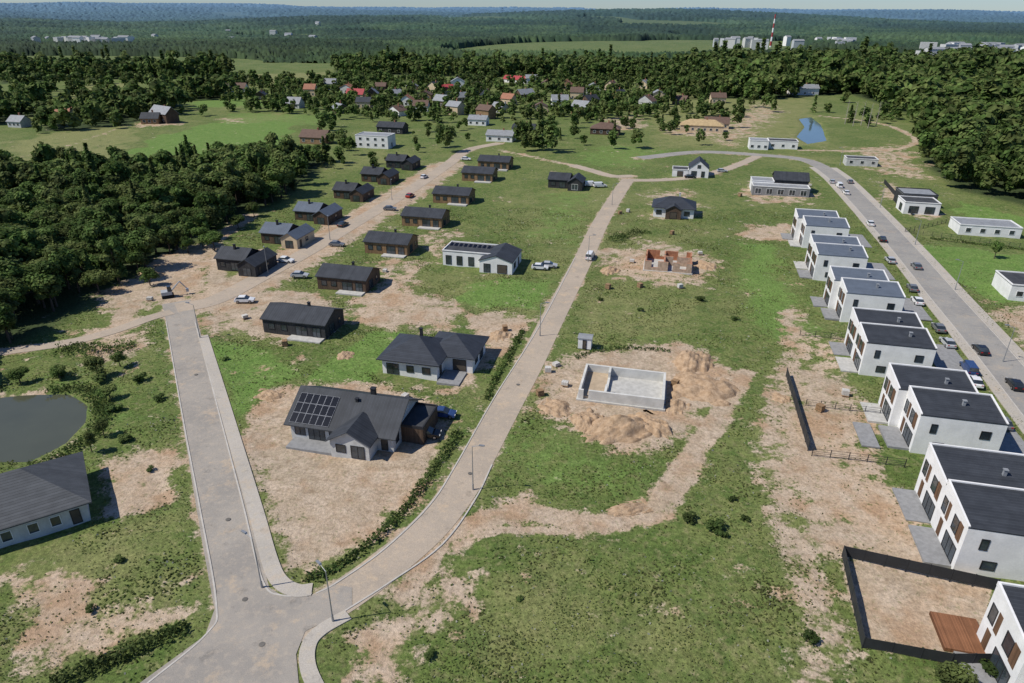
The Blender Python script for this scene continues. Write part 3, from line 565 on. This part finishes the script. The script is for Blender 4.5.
def crown(seed,n,R,h0,h1,size,nl=10,conifer=False):
    r=np.random.default_rng(seed)
    if conifer:
        z=h0+(h1-h0)*r.uniform(0,1,n)**1.3; f=1-(z-h0)/(h1-h0); a=r.uniform(0,6.28,n); lay=.75+.25*np.sin(z*3.5); rad=R*f*lay*np.sqrt(r.uniform(.45,1,n))
        C=np.stack([np.cos(a)*rad,np.sin(a)*rad,z],-1); N=np.stack([np.cos(a)*.5,np.sin(a)*.5,np.full(n,.9)],-1)+r.normal(size=(n,3))*.3
    else:
        zc=(h0+h1)/2; L=[]
        for i in range(nl):
            a=r.uniform(0,6.28); q=math.sqrt(r.uniform(0,1))*.66; zz=r.uniform(-.62,.68); k=(1-zz*zz*.75)
            L.append((math.cos(a)*q*R*k,math.sin(a)*q*R*k,zc+zz*(h1-h0)/2,R*r.uniform(.30,.54)))
        L=np.array(L); i=r.integers(0,nl,n); d=r.normal(size=(n,3)); d/=np.linalg.norm(d,axis=1)[:,None]; C=L[i,:3]+d*L[i,3:4]*np.array([1,1,.9])*r.uniform(.6,1.12,n)[:,None]; N=d+r.normal(size=(n,3))*.35+np.array([0,0,.45])
    N/=np.linalg.norm(N,axis=1)[:,None]; return quads(C,N,size,r)
near=[crown(1,1700,3.6,2.2,10,.28,13),crown(2,1500,3.0,2,11.5,.28,12),crown(3,1600,4.1,1.6,8.5,.29,14),crown(4,1300,2.5,1.6,11,.27,10),crown(5,1200,2.2,1.2,12,.27,1,True)]
def trunkmesh(hh,seed):
    m=MB(); r=random.Random(seed); m.cyl((0,0,-.3),.24,.15,(0.1,0,hh*.5),8); m.cyl((.1,0,hh*.5),.15,.05,(.2,.1,hh*.85),7)
    for k in range(5):
        a=r.uniform(0,6.28); z=hh*(.25+.1*k); m.cyl((.05,0,z),.09,.03,(math.cos(a)*1.7,math.sin(a)*1.7,z+1.6),6)
    return m.mesh("trunk",[BARK])
crm=[mesh_np("crown",q.reshape(-1,3),4,[LEAF]) for q in near]; trm=[trunkmesh(hh,i) for i,hh in enumerate((9,10,7.5,9.5,10.5))]
def scatter(poly,sp,jit=.5):
    xs=[p[0] for p in poly]; ys=[p[1] for p in poly]; X,Y=np.meshgrid(np.arange(min(xs),max(xs),sp),np.arange(min(ys),max(ys),sp)); X=X.ravel()+rng.uniform(-jit,jit,X.size)*sp; Y=Y.ravel()+rng.uniform(-jit,jit,Y.size)*sp
    k=inside(X+sp*1.0*wn(X,Y,25,1.),Y+sp*1.5*wn(X,Y,22,3.),poly); return X[k],Y[k]
TX=[];TY=[];TS=[]
for i,p in enumerate(FOREST):
    X,Y=scatter(p,5.2 if i==0 else 8.0); d=np.hypot(X,Y); 
    k=(Y<1080)&(np.abs(X)<Y*.98+25)&(rng.uniform(0,1,X.size)<np.clip(1.1-(d-500)/1800,.6,1)); X,Y=X[k],Y[k]; TX.append(X);TY.append(Y)
    TS.append(rng.uniform(.62,1.3,X.size)*(1.0 if i==0 else 1.65 if i==4 else 1.25)*(1+.25*wn(X,Y,30,2.))*(1+np.clip((np.hypot(X,Y)-500)/1400,0,.4)))
def extra(poly,sp,prob,s0,s1):
    X,Y=scatter(pg(poly),sp); k=rng.uniform(0,1,X.size)<prob*(1+.9*wn(X,Y,30,4.)); X,Y=X[k],Y[k]; TX.append(X);TY.append(Y);TS.append(rng.uniform(s0,s1,X.size))
extra([(220,112),(340,120),(470,124),(720,116),(700,84),(340,77),(225,84)],8,.62,.4,1.2)
extra([(330,112),(470,124),(640,118),(640,100),(340,100)],8,.35,.4,.8)
extra([(0,118),(60,104),(220,112),(340,118),(330,126),(230,114),(100,132),(40,138)],12,.35,.6,1.1); extra([(0,104),(230,96),(230,80),(0,84)],14,.5,.6,1.4)
extra([(325,160),(350,158),(345,138),(325,140)],6,.6,.7,1.1); extra([(520,153),(556,153),(556,135),(525,132)],6,.5,1.0,1.45); extra([(690,150),(745,118),(700,108),(620,112)],11,.28,.5,1.1)
extra([(130,268),(216,250),(262,222),(310,198),(290,184),(180,230)],6,.45,.3,.8); extra([(0,356),(60,336),(130,302),(110,285),(0,330)],6,.5,.3,.7); extra([(540,156),(700,134),(690,112),(540,118)],13,.35,.4,1.); extra([(820,120),(930,140),(900,110),(820,98)],12,.4,.6,1.2); extra([(330,150),(350,130),(330,122),(300,128)],8,.5,.6,1.1)
extra([(340,190),(470,140),(470,128),(330,150)],9,.25,.3,.8); extra([(600,185),(740,185),(740,160),(600,165)],12,.16,.25,.55); extra([(930,250),(1040,275),(1040,240),(960,225)],9,.16,.25,.5); extra([(480,260),(580,240),(610,195),(520,190)],12,.10,.2,.45); extra([(100,470),(175,440),(160,370),(90,372)],6,.12,.15,.35)
one=[(540,150,1.6),(533,146,1.3),(449,152,1.2),(441,147,1.),(637,148,1.4),(655,120,1.),(765,108,1.3),(752,107,1.2),(740,110,1.1),(770,112,1.1),(395,128,.9),(428,132,.8),(610,116,1.),(470,112,1.),(340,163,.8),(352,155,.8),(700,145,.7),(725,140,.6),(560,140,.7),(575,128,.9),(82,80,1.5),(265,205,.9),(205,240,.8),(12,338,.55),(30,345,.5),(135,322,.45),(150,285,.5),(950,693,.42),(968,680,.32),(92,452,.35),(104,436,.3),(110,398,.35),(98,376,.4),(120,366,.35),(20,382,.4),(60,378,.35)]
for u,v,s_ in one: x,y=G(u,v); TX.append(np.array([x]));TY.append(np.array([y]));TS.append(np.array([s_]))
TX=np.concatenate(TX);TY=np.concatenate(TY);TS=np.concatenate(TS)
keep=np.ones(TX.size,bool)
for fx,fy,fr in foot: keep&=(TX-fx)**2+(TY-fy)**2>fr*fr
keep&=roadd(TX,TY)>2.0; keep&=~inside(TX,TY,PONDR); keep&=~inside(TX,TY,PONDL)
TX,TY,TS=TX[keep],TY[keep],TS[keep]
dd=np.hypot(TX,TY); inview=(np.abs(TX)<TY*.80+22)&(TY>30); o=np.argsort(dd+1e6*(~inview)); TX,TY,TS=TX[o],TY[o],TS[o]
NI=300
for i in range(min(NI,len(TX))):
    k=int(rng.choice(5,p=[.3,.22,.30,.14,.04])); s_=float(TS[i]); r=link("tree",None,None,(float(TX[i]),float(TY[i]),0),float(rng.uniform(0,6.28)),"leafy green tree at the edge of the wood" if k<4 else "dark narrow spruce tree in the wood","tree",None,"trees of the wood and gardens")
    r.scale=(s_*float(rng.uniform(.9,1.3)),s_*float(rng.uniform(.9,1.3)),s_*float(rng.uniform(.8,1.1))); link("trunk",trm[k],r); link("crown",crm[k],r)
X,Y,Sx=TX[NI:],TY[NI:],TS[NI:]; d=np.hypot(X,Y); parts=[]
lods=[(0,420,[crown(20+i,420,3.6,1.,10,.52,11) for i in range(5)]+[crown(29,350,2.3,.8,12,.5,1,True)]),(420,2e9,[crown(40+i,130,3.8,0.5,10,.9,8) for i in range(5)]+[crown(49,90,2.4,.5,12.5,.85,1,True)])]
pk=rng.choice(6,size=X.size,p=[.2,.18,.2,.18,.16,.08])
for a,b_,pr in lods:
    for k,q in enumerate(pr):
        sel=np.nonzero((d>=a)&(d<b_)&(pk==k))[0]
        if len(sel)==0: continue
        q=q.reshape(-1,3); an=rng.uniform(0,6.28,len(sel)); sc=Sx[sel]*rng.uniform(.85,1.15,len(sel)); c_,s_=np.cos(an)[:,None],np.sin(an)[:,None]
        zb=T(X[sel],Y[sel]); vx=(q[None,:,0]*c_-q[None,:,1]*s_)*sc[:,None]+X[sel][:,None]; vy=(q[None,:,0]*s_+q[None,:,1]*c_)*sc[:,None]+Y[sel][:,None]; vz=q[None,:,2]*(sc*rng.uniform(.75,1.1,len(sel)))[:,None]*np.ones_like(vx)+zb[:,None]
        parts.append(np.stack([vx,vy,vz],-1).reshape(-1,3))
print("trees",len(TX),"leaf quads",sum(len(p) for p in parts)//4)
link("woodland",mesh_np("woodland",np.concatenate(parts),4,[LEAF]),label="mass of woodland trees behind the houses",cat="woodland",kind="stuff")
# distant forest canopy
NR,NC=400,1100; yy=960*np.exp(np.linspace(0,math.log(15000/960),NR)); tt=np.linspace(-1.05,1.05,NC); Yg,Tg=np.meshgrid(yy,tt,indexing='ij'); X=(Tg*Yg).ravel(); Y=Yg.ravel()
X=X+rng.uniform(-.3,.3,X.size)*Y*.0019
fo=np.ones(X.size,bool)
for p in FIELDS: fo&=~inside(X+40*wn(X,Y,150,1.),Y+60*wn(X,Y,150,2.),p)
fo&=~((wn(X,Y,420,5.)>.50)&(Y<3800)); fo&=~((wn(X,Y,800,8.)>.58)&(Y<9500))
Z=T(X,Y)+10*ss(940,1100,Y)+2.5*wn(X,Y,70,.4)+rng.uniform(-1,1,X.size)*(2.4+Y*.0012); Z=np.where(fo,Z,T(X,Y)-4)
ii=np.arange(NR*NC).reshape(NR,NC); idx=np.stack([ii[:-1,:-1],ii[:-1,1:],ii[1:,1:],ii[1:,:-1]],-1).reshape(-1,4); idx=idx[fo[idx].any(1)]
b=NB("distant_forest_canopy"); x=b.mix(b.rng(b.noise(.006,4),.38,.62),(.030,.058,.020),(.058,.092,.031)); x=b.scale(x,b.ma('MULTIPLY',b.rng(b.noise(.05,3),.3,.7,.7,1.35),b.rng(b.noise(.0014,3),.40,.60,.50,1.18))); CAN=b.out(b.haze(x),.9)  # broadest noise paints cloud-shadow patches into the canopy colour
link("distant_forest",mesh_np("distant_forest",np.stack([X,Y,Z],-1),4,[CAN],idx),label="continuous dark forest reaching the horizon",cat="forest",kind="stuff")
# weeds
n=280000; X=rng.uniform(-125,125,n); Y=42+ (rng.uniform(0,1,n)**1.5)*190; k=(np.abs(X)<Y*.8+18); X,Y=X[k],Y[k]
m=masks(X,Y); rdv=roadd(X,Y); k=(m[0]+rng.uniform(-.25,.25,X.size)<.5)&(rdv>.7)&(m[3]<.5)&(m[1]<rng.uniform(.5,1.3,X.size))&(wn(X,Y,7,.9)+rng.uniform(-.8,.8,X.size)>-.1)
for fx,fy,fr in foot: k&=(X-fx)**2+(Y-fy)**2>(fr*.85)**2
k&=~inside(X,Y,PONDL); k&=~inside(X,Y,J)
for sp in (sw,sw2): k&=linedist(X,Y,sp)>1.3
X,Y,rdv=X[k],Y[k],rdv[k]; n=len(X); C=np.stack([X,Y,zg(X,Y,rdv)+.08],-1); N=rng.normal(size=(n,3))*np.array([1,1,.7])+np.array([0,0,1.0]); N/=np.linalg.norm(N,axis=1)[:,None]
q=quads(C,N,.125*np.clip(1+.6*wn(X,Y,5,2.),.6,1.7),rng); print("weeds",n)
link("weeds",mesh_np("weeds",q.reshape(-1,3),4,[WEED]),label="rough grass and weeds over the open ground",cat="weeds",kind="stuff")
def hedge(px,h,wd,lab,dens=26):
    p=catmull(pg(px),6); C=[];r=rng
    for (ax,ay),(bx,by) in zip(p[:-1],p[1:]):
        L=math.hypot(bx-ax,by-ay); n=int(L*dens*wd); t=r.uniform(0,1,n); w_=np.clip(r.normal(0,wd*.35,n),-wd*.8,wd*.8); nx,ny=-(by-ay)/L,(bx-ax)/L; X_=ax+t*(bx-ax)+nx*w_; Y_=ay+t*(by-ay)+ny*w_; hh=h*np.clip(.65+.7*wn(X_,Y_,2.5,.5),.08,2)
        C.append(np.stack([X_,Y_,r.uniform(0,1,n)**.7*hh*np.exp(-(w_/wd)**2*1.5)],-1))
    C=np.concatenate(C); ok=roadd(C[:,0],C[:,1])>.6
    for sp in (sw,sw2): ok&=linedist(C[:,0],C[:,1],sp)>1.2
    C=C[ok]; N=r.normal(size=C.shape)+np.array([0,0,.8]); N/=np.linalg.norm(N,axis=1)[:,None]
    link("hedge",mesh_np("hedge",quads(C,N,.17,r).reshape(-1,3),4,[HEDGE]),label=lab,cat="hedge")
hedge([(306,580),(336,568),(368,546),(401,514),(424,484),(444,456),(458,432)],1.0,1.3,"overgrown dark green hedge bank beside the sandy road",30)
hedge([(50,690),(90,668),(140,648),(188,626)],.9,2.0,"overgrown weed bank beside the junction",34)
hedge([(575,358),(600,350),(640,348),(670,352)],.6,1.2,"weed strip behind the block walls",16); hedge([(486,400),(500,372),(515,345),(523,330)],.9,1.1,"low hedge along the sandy road",30)
hedge([(612,242),(632,234),(650,232)],2.0,3.0,"dense shrubs beside the sandy road",16); hedge([(930,238),(985,245),(1040,252)],1.0,1.2,"hedge along the garden boundary"); hedge([(48,390),(80,388),(100,402),(100,425),(76,448),(30,468)],1.0,2.4,"reeds around the small pond",18); hedge([(60,348),(100,352),(135,345)],1.8,4,"scrub at the edge of the wood",16)
bm_=[mesh_np("foliage",crown(60+i,420,1.0,.05,1.5,.13,7).reshape(-1,3),4,[HEDGE]) for i in range(3)]
for i,(u,v,s_) in enumerate([(714,528,1.0),(690,520,.8),(732,500,.5),(520,600,.4),(810,640,.7),(430,655,.5),(150,470,.5),(120,560,.5),(90,610,.5),(700,300,.9),(735,320,.7),(640,310,.6),(600,300,.6),(840,690,.7),(115,410,1.1),(140,380,1.0),(160,400,.8),(225,360,.6),(990,672,.9),(745,520,.5),(100,380,1.3),(60,375,1.2),(125,440,.8),(722,535,.7)]):
    x,y=G(u,v); o=link("bush",bm_[i%3],None,(x,y,-.15),i*1.3,"low leafy bush in rough grass","bush",None,"bushes in the rough grass"); o.scale=(s_*1.4,s_*1.4,s_*.85)
dm=MB(); dm.cyl((0,0,-.3),.22,.06,(.2,0,11),7)
for k in range(12):
    z=4+k*.55; a=k*2.1; dm.cyl((.1,0,z),.06,.02,(math.cos(a)*1.5,math.sin(a)*1.5,z+.9),5)
dm=dm.mesh("dead_tree",[simple("bare_wood",(.35,.31,.27),.9)])
for u,v in ((845,124),(853,126),(861,125),(868,128),(876,126)): x,y=G(u,v); link("dead_tree",dm,None,(x,y,0),u,"bare pale dead tree standing by the pond","tree",None,"bare dead trees by the pond").scale=(1,1,1.3)
# ---------------------------------------------------------------- dirt piles
b=NB("loose_sand"); n=b.noise(1.2,6,None,.7); DS=b.out(b.mix(b.rng(n,.35,.65),(.46,.33,.215),(.32,.215,.13)),.95); b.bump(n,.8,.3)
def pile(u,v,rx,ry,h,lab,seed):
    x,y=G(u,v); n=44; g=np.linspace(-1.2,1.2,n); A,B=np.meshgrid(g,g,indexing='ij'); rr_=np.hypot(A,B)*(1+.18*wn(A*3+seed,B*3,1.,seed)); z=h*np.clip(1-rr_**1.4+.30*wn(A*8+seed,B*8,3,seed)+.22*wn(A*8,B*8+seed,1.1,seed)*1,-.2,2)*(rr_<1.25)-.25
    I=np.arange(n*n).reshape(n,n); id_=np.stack([I[:-1,:-1],I[1:,:-1],I[1:,1:],I[:-1,1:]],-1).reshape(-1,4)
    link("sand_heap",mesh_np("sand_heap",np.stack([A.ravel()*rx,B.ravel()*ry,z.ravel()],-1),4,[DS],id_,True),None,(x,y,0),seed,lab,"sand heap",None,"heaps of dug soil")
for a in ((618,430,7,4.0,2.2,.3),(588,422,4,3.0,1.4,1.4),(650,426,4.2,3.0,1.5,2.2),(704,388,6,6,1.8,3.),(692,362,5,4,2.0,4.),(556,408,3.6,3.2,1.0,5.),(610,270,3,2.5,1.0,.8),(705,265,4,3,1.0,1.9),(150,275,4,3,1.5,2.4),(270,395,2.5,2,.8,3.),(500,335,3,2.5,.9,1.),(780,398,2.2,2,.7,2.),(625,508,3,1.2,.5,.3),(345,355,2.2,2,.7,4.),(676,405,3,2.5,.9,.9)): 
    pile(*a[:5],"heap of sandy soil beside building work",a[5])
# ---------------------------------------------------------------- fences, terraces
def fence(px,h,m,lab,post=2.5,solid=True):
    p=pg(px); r=link("fence",None,None,(p[0][0],p[0][1],0),0,lab,"fence"); ox,oy=p[0]; pn=MB(); P_=MB(); P_.box(-.05,.05,-.05,.05,-.3,h+.06); pme=P_.mesh("post",[m])
    for (ax,ay),(bx,by) in zip(p[:-1],p[1:]):
        L=math.hypot(bx-ax,by-ay); n=max(1,round(L/post)); a=math.atan2(by-ay,bx-ax); c_,s_=math.cos(a),math.sin(a)
        if solid: bars=[(.06,h)]
        else: bars=[(h*q-.02,h*q+.02) for q in (.1,.35,.6,.97)]
        for z0,z1 in bars:
            q=MB(); q.box(0,L,-.02,.02,z0,z1); pn.f+=[[len(pn.v)+i for i in f] for f in q.f]; pn.m+=q.m; pn.v+=[(ax-ox+X*c_-Y*s_,ay-oy+X*s_+Y*c_,Z) for X,Y,Z in q.v]
        for i in range(n+1): link("post",pme,r,(ax-ox+(bx-ax)*i/n,ay-oy+(by-ay)*i/n,0),a)
    link("panel",pn.mesh("panel",[m]),r)
FD=striped("dark_fence_boards",(.035,.037,.04),'z',.18,.12,.5,.6,0,.1)
fence([(862,648),(842,556),(996,590)],1.6,FD,"solid dark board fence around a bare garden plot"); fence([(862,648),(950,664),(994,664)],1.5,FD,"dark fence closing the garden plot")
fence([(808,450),(786,376)],1.7,FD,"solid dark fence between grass and building plot"); fence([(806,405),(880,414)],1.1,FD,"dark rail fence between gardens",2.5,False); fence([(812,455),(905,466)],1.2,T_DARK,"thin dark wire fence between gardens",2.5,False)
fence([(884,183),(912,215)],1.6,FD,"dark fence beside the modern villa"); fence([(950,222),(905,232),(1040,250)],1.2,FD,"dark garden fence by the street",2.5,False); fence([(800,335),(846,340)],1.2,T_DARK,"thin dark rail fence between gardens",3,False)
def slab(u,v,w_,d_,m,name,lab,z=.14):
    x,y=G(u,v); q=MB(); q.box(0,w_,0,d_,-.1,z); link(name,q.mesh(name,[m]),None,(x,y,0),YAW,lab,"terrace")
slab(944,650,4.6,5,striped("red_deck_boards",(.22,.10,.05),'x',.15,.12,.5,.7,0,.1,.2),"terrace","reddish-brown timber deck inside the fenced garden",.35)
slab(862,446,2.6,7,CONCD,"terrace","grey paved terrace behind the white duplex",.16)
for (u,v,w_,d_) in ((992,452,6,14),(940,372,6,13),(903,318,6,13),(870,278,6,13),(850,246,6,13)):
    x,y=G(u,v); q=MB(); q.box(0,w_,0,d_,-.1,.09); link("driveway",q.mesh("driveway",[CONCD]),None,(x,y,0),YAW,kind="structure")
# ---------------------------------------------------------------- vehicles
TYRE=simple("tyre_rubber",(.02,.02,.02),.9); RIM=simple("rim_metal",(.4,.4,.42),.3,1,.05,.8); LAMPM=simple("headlight_glass",(.75,.75,.72),.2); TAIL=simple("tail_light",(.4,.02,.02),.3)
def paint(name,c):
    b=NB(name); b.b.inputs['Coat Weight'].default_value=.6; b.b.inputs['Coat Roughness'].default_value=.08; return b.out(b.scale(c,b.rng(b.noise(2),.3,.7,.95,1.05)),.35,.0)
PT={k:paint(k+"_car_paint",c) for k,c in dict(white=(.72,.72,.71),black=(.015,.015,.017),grey=(.15,.155,.16),silver=(.42,.43,.44),blue=(.03,.06,.16),red=(.35,.03,.02)).items()}
wm_=MB(); wm_.cyl((0,-.11,0),.33,.33,(0,.11,0),16,0); wm_=wm_.mesh("tyre",[TYRE]); rm_=MB(); rm_.cyl((0,-.118,0),.2,.2,(0,.118,0),12,0); rm_=rm_.mesh("rim",[RIM])
def box_m(name,q,m): b=MB(); b.box(*q); return b.mesh(name,[m])
hl=box_m("headlight",(-.04,.04,-.2,.2,-.07,.07),LAMPM); tl=box_m("tail_light",(-.03,.03,-.18,.18,-.1,.1),TAIL)
def taper(name,prof,w0,w1,z0,z1,m):
    V=[];n=len(prof)
    for sgn in (-1,1):
        for x,z in prof: t=(z-z0)/(z1-z0); V.append((x,sgn*(w0+(w1-w0)*t),z))
    Fc=[list(range(n)),[n+i for i in reversed(range(n))]]+[[(i+1)%n,i,n+i,n+(i+1)%n] for i in range(n)]
    return mesh_from(name,V,Fc,m if isinstance(m,list) else [m])
def car(u,v,ang,colr,van=False,lab=None,z=.06,wxy=None):
    x,y=wxy or G(u,v); L=2.6 if van else 2.2; r=link("parked_van" if van else "parked_car",None,None,(x,y,z),YAW+ang,lab or f"{colr} {'van' if van else 'car'} parked beside the houses","van" if van else "car",None,"parked vehicles")
    m=PT[colr]; top=.95 if not van else 1.1
    pr=[(-L,.35),(-L+.1,.25),(L-.1,.25),(L,.4),(L-.05,.7),(L-.9,top-.05),(-L+.15,top),(-L,.8)]
    me=taper("body",pr,.9,.86,.25,top,m); o=link("body",me,r); bv=o.modifiers.new("bevel",'BEVEL'); bv.width=.06; bv.segments=2
    if van: g=[(L-1.15,top+.002),(L-1.75,1.75),(-L+.1,1.85),(-L+.02,top+.002)]; zt=1.85
    else: g=[(L-1.2,top+.002),(L-1.9,1.42),(-L+.9,1.42),(-L+.25,top+.002)]; zt=1.42
    link("window",taper("window",g,.84,.70,top,zt,glass),r)
    rf=[(g[1][0]+.05,zt-.05),(g[1][0]-.1,zt+.04),(g[2][0]+.1,zt+.04),(g[2][0]-.05,zt-.05)]; link("roof",taper("roof",rf,.735,.66,zt-.05,zt+.04,m),r)
    if van: link("side_panel",taper("side_panel",[(L-2.1,top+.001),(L-2.3,1.83),(-L+.12,1.83),(-L+.06,top+.001)],.86,.72,top,1.83,m),r)
    for wx in (-L+.85,L-.85):
        for wy in (-.84,.84): q=link("wheel",wm_,r,(wx,wy,.33)); link("rim",rm_,q)
    for wy in (-.62,.62): link("headlight",hl,r,(L-.03,wy,.66)); link("tail_light",tl,r,(-L+.03,wy,.78))
    return r
car(443,416,.1,'blue',lab="dark blue car parked on sandy yard beside the house"); car(427,436,.15,'black',z=.0,lab="black car in the shade of the house")
car(540,269,.1,'white'); car(549,267,.1,'silver'); car(600,187,.4,'white',True); car(591,186,.3,'white',True); car(590,258,1.5,'white',True,"white van standing on the sandy road")
pd=1.57
for u,v,c_,vn in ((1014,387,'black',0),(980,352,'black',0),(968,371,'blue',1),(974,384,'white',0),(947,345,'silver',0),(938,330,'grey',0),(912,290,'grey',0),(917,303,'white',0),(882,241,'black',0),(916,268,'grey',0),(890,262,'silver',0),(846,194,'white',0),(839,187,'white',1),(850,183,'grey',0),(870,225,'white',0),(832,183,'silver',0),(1001,425,'grey',0),(925,208,'black',0)): car(u,v,pd+random.uniform(-.06,.06),c_,bool(vn),f"{c_} {'van' if vn else 'car'} parked along the asphalt street")
for u,v,a,c_ in ((300,277,.2,'silver'),(337,246,.1,'grey'),(245,302,.3,'white'),(343,226,1.5,'black'),(390,210,.2,'grey'),(424,178,1.5,'white'),(286,262,.0,'white'),(410,197,1.5,'red'),(466,160,.1,'white'),(690,178,.2,'black'),(722,172,.2,'silver'),(255,272,.2,'black')): car(u,v,a,c_,False,f"{c_} car parked near the timber houses")
x,y=G(168,297); e=link("excavator",None,None,(x,y,.05),.5,"small grey and white excavator on bare soil","excavator")
for y0 in (-1.1,.6): q=MB(); q.box(-1.3,1.3,y0,y0+.5,0,.6); link("track",q.mesh("track",[TYRE]),e)
q=MB(); q.box(-1.3,1.0,-1,1,.7,1.5); link("body",q.mesh("body",[PT['silver']]),e); q=MB(); q.ext([(0.1,1.51),(1.1,1.51),(.9,2.7),(.1,2.7)],-.9,.1,'y'); link("cab",q.mesh("cab",[glass]),e)
q=MB(); q.cyl((1,.4,1.3),.2,.15,(3,.4,3.2),6); q.cyl((3,.4,3.2),.15,.1,(4.3,.4,1.2),6); q.box(4,4.6,0,.8,.5,1.2); link("arm",q.mesh("arm",[PT['silver']]),e)
# ---------------------------------------------------------------- lamps
LP=simple("galvanised_steel",(.33,.34,.35),.45,1,.05,.5); q=MB(); q.cyl((0,0,-.2),.09,.05,(0,0,7.2),10); q.cyl((0,0,-.1),.14,.12,(0,0,.9),10); pole=q.mesh("pole",[LP])
q=MB(); q.cyl((0,0,7.15),.04,.035,(1.1,0,7.5),8); arm=q.mesh("arm",[LP]); q=MB(); q.ext([(0.9,7.46),(1.75,7.5),(1.72,7.6),(1.0,7.62)],-.14,.14,'y'); q.box(1.0,1.6,-.1,.1,7.44,7.459); head=q.mesh("lamp_head",[LP])
for u,v,a in ((473,490,0),(333,622,2.6),(200,338,3.1),(540,336,0),(588,262,0),(612,205,0),(268,274,-1),(330,240,-1),(392,200,-1),(955,290,3),(1003,362,3),(880,208,3),(915,245,3),(262,588,2.8),(840,165,3)):
    x,y=G(u,v); r=link("street_lamp",None,None,(x,y,.1),a+YAW,"grey steel street lamp beside the road","street lamp",None,"street lamps along the roads"); link("pole",pole,r); link("arm",arm,r); link("lamp_head",head,r)
PAL=simple("block_pallet",(.50,.48,.44),.9)
for i,(u,v,k) in enumerate(((548,372,0),(556,366,1),(690,272,0),(640,287,2),(632,262,1),(680,288,0),(405,398,1),(505,330,2),(675,385,2),(150,300,1),(245,318,1),(385,272,1),(820,410,2),(845,395,0),(620,214,2),(628,212,0),(285,345,2),(608,288,2),(700,254,1),(672,234,2),(810,186,1),(740,196,2),(565,385,1),(540,395,2))):
    x,y=G(u,v); r=link("pallet_stack",None,None,(x,y,0),i*.7,"pallet loaded with building blocks on bare soil","building materials",None,"pallets of building materials"); a=MB()
    for t_ in (-.5,0,.5): a.box(-.6,.6,t_-.07,t_+.07,0,.1)
    a.box(-.6,.6,-.5,.5,.101,.14); link("pallet",a.mesh("pallet",[W_TIMB]),r); c_=MB()
    for ix in range(3):
        for iy in range(2):
            for iz in range(3-k%2): c_.box(-.57+ix*.39,-.2+ix*.39,-.48+iy*.49,-.01+iy*.49,.141+iz*.31,.445+iz*.31)
    link("blocks",c_.mesh("blocks",[PAL if k<2 else W_TIMB]),r)
x,y=G(585,347); r=link("site_cabin",None,None,(x,y,0),YAW,"small white site cabin on the grass","cabin"); q=MB(); q.box(-1.3,1.3,-1.1,1.1,.1,2.3); link("wall",q.mesh("wall",[W_WHITE]),r); q=MB(); q.ext([(-1.25,2.31),(1.25,2.31),(1.25,2.4),(0,2.6),(-1.25,2.4)],-1.45,1.45,'x'); link("roof",q.mesh("roof",[R_GR]),r); link("door",winmesh(.8,1.9,'door'),r,(0,-1.1,.15))
